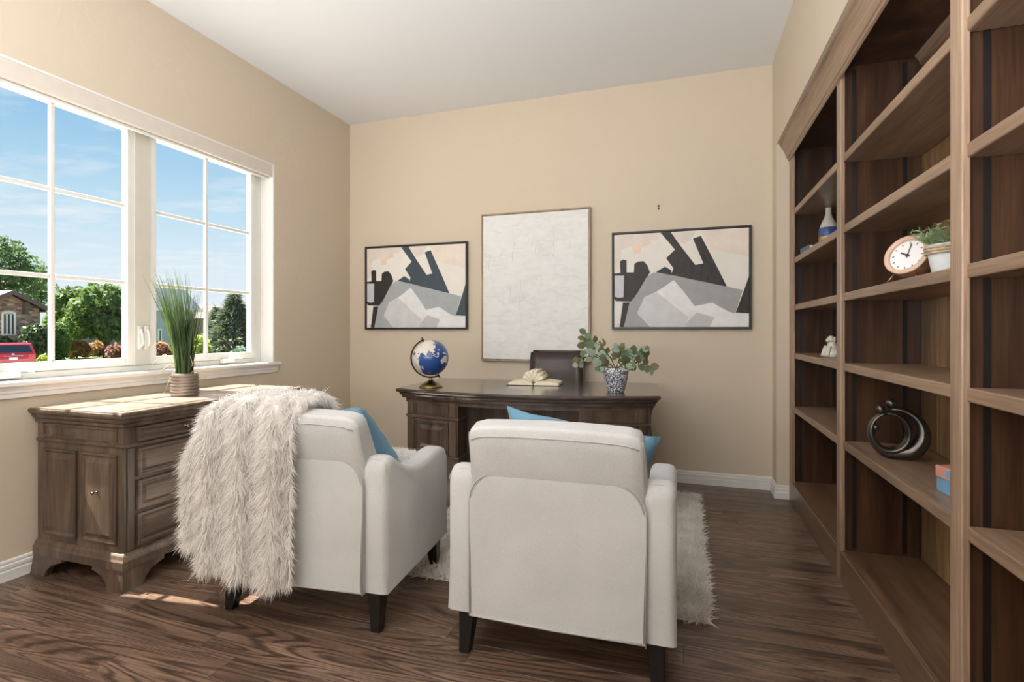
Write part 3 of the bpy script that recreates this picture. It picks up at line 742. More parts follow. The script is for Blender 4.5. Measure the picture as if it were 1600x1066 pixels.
# ================================================================ CUSHIONS
def cushion(name, label, size, thick, loc, rot, m, seed=0):
    n = 18; rg = random.Random(seed); bm = bmesh.new(); g = {}
    h = size / 2
    for sgn in (1, -1):
        for i in range(n + 1):
            for j in range(n + 1):
                a, b = 2 * i / n - 1, 2 * j / n - 1
                edge = (1 - a ** 4) * (1 - b ** 4)
                border = abs(a) > 0.999 or abs(b) > 0.999
                if border and (0, i, j) in g: g[(sgn, i, j)] = g[(0, i, j)]; continue
                k = 1 - 0.10 * (1 - abs(a) ** 2) * (abs(b) ** 6) * 1; k2 = 1 - 0.10 * (1 - abs(b) ** 2) * (abs(a) ** 6)
                y = sgn * thick / 2 * (max(edge, 0) ** 0.6)
                y += 0.006 * math.sin(9 * a + 3 * b + seed) * edge + 0.005 * math.sin(14 * b - 5 * a) * edge
                v = bm.verts.new((a * h * k2, y, b * h * k))
                g[(sgn, i, j)] = v
                if border: g[(0, i, j)] = v
        for i in range(n):
            for j in range(n):
                f = (g[(sgn, i, j)], g[(sgn, i + 1, j)], g[(sgn, i + 1, j + 1)], g[(sgn, i, j + 1)])
                bm.faces.new(f if sgn > 0 else f[::-1])
    o = finish(name, bm, m, None, True); o.location = loc; o.rotation_euler = rot
    return tag(o, label, 'cushion', 'dusty blue throw cushions')
cushion('throw_cushion', 'dusty blue cushion on the armchair with the fluffy throw', 0.46, 0.19, (-1.45, 2.0, 0.60), (math.radians(36), math.radians(-10), math.radians(-2)), M_blue, 1)
cushion('throw_cushion', 'dusty blue cushion peeking over the bare-backed armchair', 0.57, 0.14, (-0.388, 1.985, 0.560), (math.radians(24), math.radians(8), math.radians(-2)), M_blue, 2)

# ================================================================ FLUFFY THROW
M_fur = mat('white_faux_fur', (240, 235, 231), 0.9, noise=0.06, nscale=14, spec=0.1, trans=0.35)
M_furbase = mat('white_fur_backing', (238, 233, 229), 0.95, noise=0.05)
def interp(x, pts):
    if x <= pts[0][0]: return pts[0][1]
    for (a, b), (c, d) in zip(pts, pts[1:]):
        if x <= c: return b + (d - b) * (x - a) / (c - a)
    return pts[-1][1]
th = thing('throw_blanket', 'white faux fur throw draped over the back of the armchair by the credenza', 'blanket', (-1.436, 1.672, 0), math.radians(3.8))
def throwsurf(x, t):
    """t 0..1 rear hem -> over the top -> seat side"""
    zt = interp(x, [(-0.50, 0.50), (-0.455, 0.66), (-0.40, 0.80), (-0.33, 0.868), (-0.20, 0.892), (0.0, 0.893), (0.06, 0.878)])
    zb = interp(x, [(-0.50, 0.315), (-0.40, 0.295), (-0.37, 0.275), (-0.355, 0.235), (-0.20, 0.215), (-0.10, 0.195), (0.05, 0.20)])
    fold = 0.018 * math.sin(x * 46 + 0.6) + 0.008 * math.sin(x * 83 + 1.0)
    out_ = interp(x, [(-0.50, 0.05), (-0.44, 0.012), (-0.36, 0.0), (0.1, 0.0)])
    yr = -0.078 + out_
    path = [(yr - 0.012, zb), (yr - 0.008, zb + (zt - zb) * 0.35), (yr - 0.006, zb + (zt - zb) * 0.75), (yr + 0.006, zt - 0.045), (yr + 0.045, zt - 0.006), (0.06 + out_, zt), (0.125 + out_, zt - 0.02), (0.19 + out_, zt - 0.12), (0.225 + out_, zt - 0.26)]
    f = t * (len(path) - 1); i = min(int(f), len(path) - 2); s = f - i
    y = path[i][0] + (path[i + 1][0] - path[i][0]) * s; z = path[i][1] + (path[i + 1][1] - path[i][1]) * s
    amp = 1.0 if t < 0.4 else max(0.3, 1 - (t - 0.4) * 2.5)
    y += fold * amp if t < 0.5 else 0; z += fold * 0.35 * (1 - amp)
    # the right edge leans a little to the right near the top
    xx = x + (0.045 * max(0, min(1, (t - 0.32) / 0.25)) if x > -0.25 else 0) * (x + 0.25) / 0.3
    return Vector((xx, y, z))
nx_, nt_ = 44, 48; V = []; Fq = []
for i in range(nx_ + 1):
    for j in range(nt_ + 1): V.append(throwsurf(-0.445 + 0.47 * i / nx_, j / nt_))
for i in range(nx_):
    for j in range(nt_):
        a = i * (nt_ + 1) + j; Fq.append((a, a + nt_ + 1, a + nt_ + 2, a + 1))
bk = mesh('backing', V, Fq, M_furbase, th, True)
sm = bk.modifiers.new('solid', 'SOLIDIFY'); sm.thickness = 0.008
def sample_grid(V, Fq, n, seed):
    rg = np.random.default_rng(seed); A = np.array([list(v) for v in V]); Q = np.array(Fq)
    p0, p1, p2, p3 = (A[Q[:, k]] for k in range(4))
    nr_ = np.cross(p1 - p0, p3 - p0); ar = np.linalg.norm(nr_, axis=1); nr_ /= ar[:, None] + 1e-9
    idx = rg.choice(len(Q), n, p=ar / ar.sum()); a = rg.random(n)[:, None]; b = rg.random(n)[:, None]
    P = (p0[idx] * (1 - a) + p1[idx] * a) * (1 - b) + (p3[idx] * (1 - a) + p2[idx] * a) * b
    return P, nr_[idx], rg
P_, Nn, rg = sample_grid(V, Fq, 52000, 5)
flip = np.where((Nn[:, 1] > 0.2) & (P_[:, 1] < 0.05), -1, 1)[:, None]; Nn = Nn * flip
flip = np.where((P_[:, 2] > 0.8) & (Nn[:, 2] < 0), -1, 1)[:, None]; Nn = Nn * flip
clump = np.stack([np.sin(P_[:, 0] * 90 + P_[:, 2] * 40), np.zeros(len(P_)), np.sin(P_[:, 2] * 80 - P_[:, 0] * 55)], 1) * 0.35
ed = np.array([list(throwsurf(xe, te)) for xe in (0.024, -0.444) for te in rg.random(1500)]); en = np.array([[0.8 if i < 1500 else -0.8, -0.5, 0.1] for i in range(3000)])
eh = np.array([list(throwsurf(xe, 0.004)) for xe in rg.uniform(-0.445, 0.025, 1500)]); eg = np.tile([0, -0.3, -0.9], (1500, 1))
P_ = np.concatenate([P_, ed, eh]); Nn = np.concatenate([Nn, en, eg]); clump = np.concatenate([clump, np.zeros((4500, 3))])
f_ = blades('fur', P_, Nn * 0.75 + np.array([0, 0, -0.55]) + clump, rg.uniform(0.022, 0.044, len(P_)), 0.0016, M_fur, th, 0.45, 2, 0.28, 5); f_['kind'] = 'stuff'

# fluffy seat pad on the same chair, glimpsed beyond the arm
pd = thing('fur_seat_pad', 'small white fluffy pad on the seat beside the blue cushion', 'seat pad', (-1.285, 2.17, 0.456))
bm = bmesh.new(); bm_sphere(bm, (0, 0, 0.052), 1.0, 24, 12, (0.135, 0.125, 0.052)); b_ = finish('pad', bm, M_furbase, pd, True)
VV = [v.co.copy() for v in b_.data.vertices]; nn = len(VV)
rg = np.random.default_rng(9); d_ = rg.normal(0, 1, (5000, 3)); d_[:, 2] = np.abs(d_[:, 2]) * 0.8 + 0.02; d_ /= np.linalg.norm(d_, axis=1)[:, None]
f_ = blades('fur', d_ * np.array([0.135, 0.125, 0.052]) + np.array([0, 0, 0.052]), d_, rg.uniform(0.02, 0.036, 5000), 0.0018, M_fur, pd, 0.3, 2, 0.3, 9); f_['kind'] = 'stuff'

# ================================================================ RUG
M_shag = mat('ivory_grey_shag', (238, 231, 222), 0.95, noise=0.14, nscale=9, spec=0.1, trans=0.25)
M_rugb = mat('rug_backing', (206, 197, 185), 0.95, noise=0.1)
RX0, RX1, RY0, RY1 = -2.02, 0.088, 2.165, 3.765
rug = thing('shag_rug', 'ivory shag rug under the desk and front legs of the armchairs', 'rug', ((RX0 + RX1) / 2, (RY0 + RY1) / 2, 0))
rw, rl = RX1 - RX0, RY1 - RY0
box('backing', -rw / 2, rw / 2, -rl / 2, rl / 2, 0.0005, 0.007, M_rugb, rug, 0.002)
rg = np.random.default_rng(11); n = 80000
px = rg.uniform(-rw / 2, rw / 2, n); py = rg.uniform(-rl / 2, rl / 2, n)
# denser along the open right-hand and near strips
k = n // 4; px[:k] = rw / 2 - np.abs(rg.normal(0, 0.12, k)).clip(0, 1.0)
P_ = np.stack([px, py, np.full(n, 0.006)], 1)
ang = np.sin(px * 9 + 2 * np.sin(py * 7)) * 2.5 + np.cos(py * 11) * 1.6
D_ = np.stack([np.cos(ang) * 0.5, np.sin(ang) * 0.5, np.full(n, 1.0)], 1)
edge = np.where(px > rw / 2 - 0.03, 0.6, 0); D_[:, 0] += edge; D_[:, 1] -= np.where(py < -rl / 2 + 0.03, 0.6, 0)
f_ = blades('pile', P_, D_, rg.uniform(0.026, 0.054, n), 0.0040, M_shag, rug, 0.25, 2, 0.5, 11); f_['kind'] = 'stuff'

# ================================================================ DESK CHAIR
oc = thing('desk_chair', 'dark brown leather chair tucked behind the desk', 'chair', (-0.925, 3.80, 0), math.radians(3))
bm = bmesh.new(); bm_box(bm, -0.212, 0.212, -0.035, 0.035, -0.29, 0.29, 0.0)
bmesh.ops.subdivide_edges(bm, edges=bm.edges, cuts=5, use_grid_fill=True)
for v in bm.verts:
    a = v.co.x / 0.212; v.co.y += 0.03 * a * a * -1 + 0.03
    if v.co.z > 0.2: v.co.x *= 0.97
bmesh.ops.bevel(bm, geom=[e for e in bm.edges if len(e.link_faces) == 2 and e.calc_face_angle() > 0.9], offset=0.018, segments=3, affect='EDGES')
bmesh.ops.transform(bm, matrix=Matrix.Translation((0, 0.14, 0.70)) @ Matrix.Rotation(math.radians(-7), 4, 'X'), verts=bm.verts)
bk = finish('backrest', bm, M_leather, oc, True)
for s in (-1, 1):
    tr = Matrix.Translation((0, 0.14, 0.70)) @ Matrix.Rotation(math.radians(-7), 4, 'X')
    tube('seam', [tr @ Vector((s * (0.155 - 0.02 * (z < -0.2)), -0.031 + 0.014, z)) for z in (-0.28, -0.1, 0.1, 0.285)], 0.0025, M_stitch, bk, 6)
rbox('seat', -0.225, 0.225, -0.36, 0.10, 0.40, 0.48, 0.03, M_leather, oc)
tube('column', [(0, -0.12, 0.09), (0, -0.12, 0.40)], 0.028, M_blackleg, oc, 14)
for i in range(5):
    a = 2 * PI * i / 5 + 0.3
    lg = tube('base_leg', [(0.02 * math.cos(a), -0.12 + 0.02 * math.sin(a), 0.10), (0.20 * math.cos(a), -0.12 + 0.20 * math.sin(a), 0.062)], [0.022, 0.014], M_blackleg, oc, 8)
    sphere('caster', (0.20 * math.cos(a), -0.12 + 0.20 * math.sin(a), 0.027), 0.027, M_blackleg, lg, 12, 8)

# ================================================================ GLOBE
M_ocean = mat('deep_blue_ocean', (38, 74, 138), 0.28, noise=0.18, nscale=12, coat=0.4)
M_land = mat('silvery_cream_land', (214, 205, 196), 0.4, noise=0.10, nscale=30)
M_bronze = mat('dark_bronze', (58, 46, 40), 0.35, 0.8, noise=0.15)
GR = 0.118
gl = thing('desk_globe', 'blue and silver desk globe on a brass base', 'globe', (-1.605, 3.15, 0.765))
lathe('base', [(0, 0), (0.078, 0), (0.078, 0.006), (0.070, 0.012), (0.066, 0.018), (0.045, 0.030), (0.028, 0.036), (0.014, 0.048), (0.010, 0.064), (0.012, 0.070), (0, 0.072)], M_brass, gl, 32)
gc = Vector((0, 0, 0.196)); axis = Vector((-math.sin(math.radians(24)), 0, math.cos(math.radians(24))))
axis = (Matrix.Rotation(TH, 3, 'Z') @ axis).normalized()
EUR = [(-10,36),(-9,43),(-1,44),(-5,48),(2,51),(8,54),(12,55),(20,55),(22,60),(28,60),(25,65),(20,63),(17,60),(12,56),(6,58),(5,62),(15,69),(27,71),(40,67),(45,68),(60,69),(70,73),(85,74),(105,77),(115,74),(140,73),(160,70),(180,69),(178,63),(165,60),(163,56),(157,51),(155,58),(142,59),(136,54),(141,51),(139,47),(132,43),(128,40),(129,36),(126,34),(125,39),(121,40),(118,38),(122,37),(119,34),(122,31),(120,27),(117,23),(110,20),(106,20),(109,14),(107,10),(104,10),(101,13),(99,11),(103,4),(103,1),(100,5),(98,10),(97,16),(94,16),(91,22),(87,21),(82,16),(80,13),(77,8),(74,14),(72,20),(68,24),(62,25),(57,26),(50,30),(48,30),(52,24),(56,25),(59,22),(54,17),(45,13),(43,13),(38,21),(34,28),(35,33),(36,36),(30,36),(27,38),(26,41),(23,38),(20,40),(13,45),(17,40),(15,38),(10,44),(3,43),(0,39),(-5,36)]
LANDS = [EUR,
 [(-6,36),(10,37),(11,33),(20,31),(32,31),(34,27),(38,18),(43,12),(51,12),(45,2),(40,-4),(40,-15),(35,-22),(32,-28),(26,-34),(18,-34),(13,-20),(12,-8),(9,2),(5,5),(-5,5),(-13,9),(-17,15),(-16,22),(-10,30)],
 [(114,-22),(122,-18),(129,-15),(136,-12),(137,-16),(142,-11),(146,-18),(153,-26),(150,-37),(140,-38),(131,-32),(120,-34),(115,-34)],
 [(109,2),(117,7),(119,1),(115,-4),(110,-3)], [(95,5),(104,-2),(106,-6),(101,-3)], [(106,-6),(114,-7),(114,-9),(106,-8)], [(131,-1),(141,-3),(150,-10),(143,-9),(134,-4)],
 [(120,18),(125,10),(123,7),(120,12)], [(130,32),(136,35),(141,38),(144,44),(141,43),(139,36),(133,34)], [(44,-17),(50,-14),(47,-25),(44,-24)], [(80,9),(82,7),(80,6)],
 [(-168,66),(-140,70),(-95,72),(-80,68),(-60,55),(-70,43),(-81,30),(-97,27),(-95,18),(-88,20),(-83,10),(-105,20),(-117,32),(-124,45),(-140,60),(-160,58)],
 [(-78,8),(-60,9),(-50,0),(-35,-7),(-48,-27),(-62,-40),(-68,-54),(-74,-45),(-70,-18),(-81,-5)], [(-180,-90),(180,-90),(180,-72),(-180,-72)], [(-55,60),(-20,70),(-20,80),(-60,82),(-70,77)]]
def inpoly(x, y, poly):
    c = False; j = len(poly) - 1
    for i in range(len(poly)):
        if ((poly[i][1] > y) != (poly[j][1] > y)) and (x < (poly[j][0] - poly[i][0]) * (y - poly[i][1]) / (poly[j][1] - poly[i][1]) + poly[i][0]): c = not c
        j = i
    return c
# longitude 88 E faces the camera
vd = (EYEP - Vector(gl.location) - gc).normalized(); fwd = (vd - axis * vd.dot(axis)).normalized(); side = axis.cross(fwd)
def gpt(lon, lat, r):
    a = math.radians(lon - 88); b = math.radians(lat)
    return gc + (fwd * math.cos(a) * math.cos(b) + side * math.sin(a) * math.cos(b) + axis * math.sin(b)) * r
bm = bmesh.new(); bm_sphere(bm, gc, GR, 64, 32); sph = finish('sphere', bm, M_ocean, gl, True)
NLo, NLa = 150, 75; vi = {}; V = []; Fq = []
def gv(i, j):
    i %= NLo
    if (i, j) not in vi: vi[(i, j)] = len(V); V.append(gpt(-180 + 360 * i / NLo, -90 + 180 * j / NLa, GR + 0.0008))
    return vi[(i, j)]
for i in range(NLo):
    for j in range(NLa):
        lo, la = -180 + 360 * (i + .5) / NLo, -90 + 180 * (j + .5) / NLa
        if any(inpoly(lo, la, p) for p in LANDS): Fq.append((gv(i, j), gv(i + 1, j), gv(i + 1, j + 1), gv(i, j + 1)))
mesh('continents', V, Fq, M_land, sph, True)
MR = GR + 0.012
sd = axis.cross(vd).normalized()            # meridian arm lies in the plane facing the camera
arm = [gc + axis * (MR * math.cos(a)) + sd * (-MR * math.sin(a)) * -1 * (1) for a in [PI * k / 28 for k in range(29)]]
if (arm[14] - gc).dot(RT) > 0: arm = [gc + axis * (MR * math.cos(a)) - sd * (MR * math.sin(a)) for a in [PI * k / 28 for k in range(29)]]
am = tube('meridian_arm', arm, 0.0055, M_bronze, gl, 8)
for sg in (1, -1):
    tube('pivot', [gc + axis * sg * (GR - 0.004), gc + axis * sg * (MR + 0.018)], [0.004, 0.005], M_bronze, am, 8)

# ================================================================ OPEN BOOK
M_page = mat('cream_pages', (232, 222, 200), 0.8, noise=0.05, nscale=60)
M_cover = mat('charcoal_book_cover', (58, 56, 60), 0.6, noise=0.1)
bkc = at(836, 601, z=0.765)
ob = thing('open_book', 'open book with pages folded into a fan on the desk', 'book', (bkc.x, bkc.y + 0.02, 0.7655), math.radians(6))
box('cover', -0.185, 0.185, -0.115, 0.115, 0, 0.003, M_cover, ob, 0.001)
for s in (-1, 1):
    pr = [(0.004 * s, 0.003), (0.176 * s, 0.003), (0.172 * s, 0.019), (0.12 * s, 0.028), (0.06 * s, 0.033), (0.02 * s, 0.028), (0.004 * s, 0.012)]
    prism('page_block', pr if s > 0 else pr[::-1], 1, -0.11, 0.11, M_page, ob, 0.0015)
for k, (ang_, ln, up) in enumerate(((-62, 0.100, 0.034), (-38, 0.105, 0.05), (-12, 0.105, 0.058), (14, 0.105, 0.058), (40, 0.10, 0.05), (62, 0.095, 0.036))):
    a = math.radians(ang_); d = Vector((math.sin(a), 0, math.cos(a))); pp = Vector((d.z, 0, -d.x)); bm = bmesh.new(); prof = []
    for q in range(13):
        t = q / 12; w = 0.019 * math.sin(PI * t) ** 0.8
        # loop: out along the ray, round, and back to the spine
    L_ = ln * 0.82
    loop = [(0, 0), (0.3, 0.006), (0.6, 0.012), (0.85, 0.015), (0.97, 0.010), (1.0, 0.0), (0.97, -0.010), (0.85, -0.015), (0.6, -0.012), (0.3, -0.006)]
    pts = [(Vector((0, 0, 0.022)) + d * (L_ * t) + pp * w) for t, w in loop]
    v0 = [bm.verts.new((p.x, -0.108, p.z)) for p in pts]; v1 = [bm.verts.new((p.x, 0.108, p.z)) for p in pts]
    for i in range(len(pts)): bm.faces.new((v0[i], v1[i], v1[(i + 1) % len(pts)], v0[(i + 1) % len(pts)]))
    bm.faces.new(v0); bm.faces.new(v1[::-1])
    o = finish('folded_page', bm, M_page, ob, True)

# ================================================================ EUCALYPTUS IN SPECKLED POT
def speck():
    m = bpy.data.materials.new('speckled_blue_grey_glaze'); k = NT(m); b = k.b
    tcn = k.n('ShaderNodeTexCoord'); vo = k.n('ShaderNodeTexVoronoi'); vo.inputs['Scale'].default_value = 120; k.l(tcn, 'Object', vo, 'Vector')
    nz_ = k.n('ShaderNodeTexNoise'); nz_.inputs['Scale'].default_value = 130; k.l(tcn, 'Object', nz_, 'Vector')
    r = k.ramp([(0.44, s2l((58, 58, 70))), (0.5, s2l((120, 124, 142))), (0.56, s2l((222, 222, 226)))], 'LINEAR'); k.l(nz_, 0, r, 0); k.l(r, 0, b, 'Base Color'); b.inputs['Roughness'].default_value = 0.4
    bp = k.n('ShaderNodeBump'); bp.inputs['Strength'].default_value = 0.3; bp.inputs['Distance'].default_value = 0.002; k.l(nz_, 0, bp, 'Height'); k.l(bp, 0, b, 'Normal')
    return m
M_speck = speck(); M_soil = mat('dark_soil', (44, 36, 30), 0.95, noise=0.3)
M_euc = mat('eucalyptus_leaf_green', (104, 120, 92), 0.55, noise=0.2, nscale=12, trans=0.25); M_euc2 = mat('eucalyptus_leaf_silver', (158, 176, 158), 0.6, noise=0.15, nscale=12, trans=0.25)
M_euc3 = mat('eucalyptus_leaf_olive', (110, 110, 72), 0.55, noise=0.2, nscale=12, trans=0.25)
M_stem = mat('brown_stem', (84, 66, 48), 0.7, noise=0.2); M_bud = mat('cream_blossom', (228, 226, 190), 0.7, noise=0.1)
ep = thing('potted_eucalyptus', 'eucalyptus sprigs in a speckled blue grey pot on the desk', 'potted plant', (-0.396, 3.24, 0.765))
lathe('pot', [(0, 0), (0.046, 0), (0.050, 0.004), (0.062, 0.04), (0.072, 0.09), (0.0755, 0.125), (0.074, 0.150), (0.069, 0.152), (0.067, 0.145), (0.067, 0.13), (0, 0.13)], M_speck, ep, 40)
lathe('soil', [(0, 0.132), (0.066, 0.132)], M_soil, ep, 24)
def leafmesh(nm, L, w, m):
    V = []; Fc = []; n = 6
    for i in range(n + 1):
        t = i / n; ww = w * math.sin(PI * min(1, t * 0.92 + 0.06)) ** 0.7; zz = -0.18 * L * t * t
        V += [(-ww, L * t, zz + 0.10 * ww), (0, L * t, zz), (ww, L * t, zz + 0.10 * ww)]
    for i in range(n):
        for j in (0, 1): a = 3 * i + j; Fc.append((a, a + 1, a + 4, a + 3))
    me = bpy.data.meshes.new(nm); me.from_pydata(V, [], Fc); me.materials.append(m)
    for p in me.polygons: p.use_smooth = True
    return me
LM = [leafmesh('leaf', 0.040, 0.019, M_euc), leafmesh('leaf', 0.038, 0.020, M_euc2), leafmesh('leaf', 0.036, 0.017, M_euc3), leafmesh('leaf', 0.040, 0.011, M_euc)]
rg = random.Random(4)
# sprigs given in the plane facing the camera: (right, up) metres from the pot rim, plus depth
SPR = [([(0.0, 0.14), (-0.06, 0.20), (-0.13, 0.25), (-0.165, 0.30), (-0.155, 0.355)], 0.02, 10), ([(0.0, 0.14), (-0.05, 0.19), (-0.12, 0.225), (-0.185, 0.21), (-0.20, 0.17)], -0.04, 9), ([(0, 0.14), (-0.02, 0.2), (-0.06, 0.27), (-0.115, 0.32)], 0.05, 8),
       ([(0.0, 0.14), (0.02, 0.20), (0.03, 0.25), (0.01, 0.285)], -0.03, 8), ([(0.01, 0.14), (0.06, 0.20), (0.10, 0.24), (0.135, 0.25)], 0.0, 9), ([(0.01, 0.14), (0.07, 0.17), (0.13, 0.20), (0.185, 0.235), (0.215, 0.25)], 0.03, 10), ([(0.02, 0.14), (0.08, 0.16), (0.14, 0.175), (0.20, 0.17), (0.232, 0.145)], -0.05, 7), ([(0, 0.14), (0.04, 0.17), (0.08, 0.19)], -0.07, 7), ([(-0.02, 0.14), (-0.06, 0.165), (-0.10, 0.16)], -0.06, 6)]
lr = (FW * -1)
for pts, dep, nl in SPR:
    P3 = [RT * (a * (1.18 if a < 0 else 0.92)) + UPV * b + FW * (dep * (i / (len(pts) - 1))) for i, (a, b) in enumerate(pts)]
    st = tube('stem', P3, [0.0028] * (len(P3) - 1) + [0.0012], M_stem, ep, 6)
    for q in range(nl):
        f = (0.22 + 0.78 * (q + 1) / nl) * (len(P3) - 1); i = min(int(f), len(P3) - 2); p = P3[i].lerp(P3[i + 1], f - i); tg = (P3[i + 1] - P3[i]).normalized()
        sgn = 1 if q % 2 else -1
        sd_ = tg.cross(FW).normalized() * sgn
        d = (tg * rg.uniform(0.2, 0.8) + sd_ * rg.uniform(0.6, 1.0) + lr * rg.uniform(-0.4, 0.6)).normalized()
        nrm = (lr * 1.0 + UPV * rg.uniform(0, 0.8) + RT * rg.uniform(-0.5, 0.5)); nrm = (nrm - d * nrm.dot(d)).normalized(); xx = d.cross(nrm)
        me = LM[rg.choice((0, 0, 1, 1, 2, 2, 3))]; o = bpy.data.objects.new('leaf', me); COL.objects.link(o); o.parent = ep
        s_ = rg.uniform(1.0, 1.5) * (0.8 if f > len(P3) - 1.4 else 1)
        o.matrix_local = Matrix(((xx.x * s_, d.x * s_, nrm.x * s_, p.x), (xx.y * s_, d.y * s_, nrm.y * s_, p.y), (xx.z * s_, d.z * s_, nrm.z * s_, p.z), (0, 0, 0, 1)))
bm = bmesh.new()
for (cx_, cz_) in ((-0.045, 0.225), (0.085, 0.185), (-0.19, 0.22), (0.02, 0.165), (-0.10, 0.31), (0.11, 0.165), (0.06, 0.15)):
    for q in range(9):
        p = RT * (cx_ + rg.gauss(0, 0.012)) + UPV * (cz_ + rg.gauss(0, 0.010)) + FW * (-0.05 + rg.gauss(0, 0.012)); bm_sphere(bm, p, 0.0045, 7, 5)
finish('blossoms', bm, M_bud, ep, True)

# ================================================================ GRASS PLANT ON CREDENZA
M_gr = mat('tall_grass_green', (84, 106, 60), 0.5, noise=0.35, nscale=9, trans=0.3); M_gr2 = mat('pale_dried_grass', (196, 194, 150), 0.6, noise=0.12, trans=0.3); M_gr3 = mat('dark_grass_green', (52, 70, 42), 0.5, noise=0.3, trans=0.2)
gp = thing('potted_grass', 'tall green ornamental grass in a ribbed grey pot on the credenza', 'potted plant', (-2.60, 2.166, 0.785))
prof = [(0, 0), (0.062, 0)]
for i in range(7):
    z = 0.004 + i * 0.0168
    prof += [(0.062, z), (0.0685, z + 0.004), (0.0685, z + 0.011), (0.062, z + 0.0155)]
prof += [(0.062, 0.123), (0.054, 0.123), (0.054, 0.105), (0, 0.105)]
M_rib = mat('ribbed_grey_pot', (128, 116, 106), 0.35, metal=0.3, noise=0.25, nscale=6, bump=0.1)
lathe('pot', prof, M_rib, gp, 36)
lathe('soil', [(0, 0.108), (0.054, 0.108)], M_soil, gp, 24)
def grass(nm, n, hmin, hmax, spread, m, seed, lean=(0, 0), w=0.0030, droop=0.0, top=0.105):
    rr = random.Random(seed); V = []; Fc = []
    for q in range(n):
        a = rr.uniform(0, 2 * PI); r = 0.042 * math.sqrt(rr.random()); b = Vector((r * math.cos(a), r * math.sin(a), top))
        H_ = rr.uniform(hmin, hmax); dx = r * math.cos(a) * spread + rr.gauss(0, 0.025) + lean[0] * H_; dy = r * math.sin(a) * spread + rr.gauss(0, 0.025) + lean[1] * H_
        ph = rr.uniform(0, PI); sdv = Vector((math.cos(ph), math.sin(ph), 0)); ns = 6; base = len(V)
        for k in range(ns + 1):
            t = k / ns; c = b + Vector((dx * t ** 1.6, dy * t ** 1.6, H_ * t - droop * H_ * t * t)); ww = w * (1 - t ** 2.2) + 0.0003
            V += [c - sdv * ww, c + sdv * ww]
        for k in range(ns): e_ = base + 2 * k; Fc.append((e_, e_ + 1, e_ + 3, e_ + 2))
    o = mesh(nm, V, Fc, m, gp); o['kind'] = 'stuff'; return o
ll = RT * -1
grass('grass_blades', 170, 0.36, 0.60, 0.9, M_gr, 1, (ll.x * 0.16, ll.y * 0.16)); grass('dark_grass_blades', 80, 0.30, 0.50, 1.0, M_gr3, 2, (-ll.x * 0.06, -ll.y * 0.06), 0.0022)
for q, (dr, up, dn) in enumerate((((-0.20, 0.17, 0.02)), (-0.17, 0.24, 0.16), (0.12, 0.11, -0.06), (0.15, 0.06, -0.02), (-0.10, 0.05, -0.09), (-0.14, 0.10, 0.0), (0.07, 0.16, 0.02))):
    pts = [Vector((0, 0, 0.10)) + RT * (dr * t) + UPV * (up * math.sin(PI * 0.55 * t) * 1.0 + (dn - up * 0.99) * max(0, t - 0.5) * 2 * (t > 0.5)) - FW * 0.03 * t for t in [i / 8 for i in range(9)]]
    tube('arching_blade', pts, [0.0022] * 6 + [0.0016, 0.001, 0.0006], M_gr2, gp, 5)

# ================================================================ SHELF ORNAMENTS
# sculpture: a family of linked rings, facing the camera
M_sc = mat('dark_pewter_cast_resin', (92, 88, 84), 0.28, 0.85, noise=0.25, nscale=10)
sp = at(1399, 716, x=0.80); sp.z = 0.640; sp = at(1399, 717, z=0.640)
sc_ = thing('ring_sculpture', 'dark pewter abstract family sculpture of nested rings on the bookcase shelf', 'sculpture', (sp.x, sp.y, 0.640), TH - math.radians(28))
dsc = (sp - EYEP).dot(FW); pm = dsc / F
def sp_(u, v, y=0): return Vector(((u - 1399) * pm * 1.12, y, max(0.0, (719 - v) * pm)))
def ringpath(c, rx, rz, a0, a1, n, y=0): return [sp_(c[0] + rx * math.cos(math.radians(a0 + (a1 - a0) * i / n)), c[1] - rz * math.sin(math.radians(a0 + (a1 - a0) * i / n)), y) for i in range(n + 1)]
n = 26
pts = ringpath((1399, 677), 31, 35, 100, -178, n); rad = [pm * interp(i / n, [(0, 2.5), (0.15, 5), (0.35, 10), (0.55, 13), (0.72, 9), (0.9, 4), (1, 2)]) for i in range(n + 1)]
pts = [p + Vector((0, 0, max(0, r_ - p.z))) for p, r_ in zip(pts, rad)]
tube('outer_ring', pts, [(r_ * 0.9, r_ * 1.5) if False else (r_ * 1.25, r_) for r_ in rad], M_sc, sc_, 14)
pts = ringpath((1391.5, 677), 22, 29, 100, 460, n + 8, -0.014)
bm = bmesh.new(); bm_tube(bm, pts, [(pm * (8 + 4 * math.sin(PI * i / (n + 8))), pm * (2.6 + 2.6 * math.sin(PI * i / (n + 8)))) for i in range(n + 9)], 14); finish('inner_ring', bm, M_sc, sc_, True)
sphere('head', sp_(1394.5, 633), pm * 7.6, M_sc, sc_, 20, 14); sphere('head', sp_(1381.5, 642, -0.012), pm * 6.2, M_sc, sc_, 20, 14); sphere('head', sp_(1375.5, 671, -0.02), pm * 5.2, M_sc, sc_, 20, 14)
tube('child_body', [sp_(1373, 676, -0.016), sp_(1371, 686, -0.014), sp_(1375, 697, -0.012), sp_(1384, 704, -0.012)], [pm * 3.5, pm * 4.5, pm * 4, pm * 2], M_sc, sc_, 10)

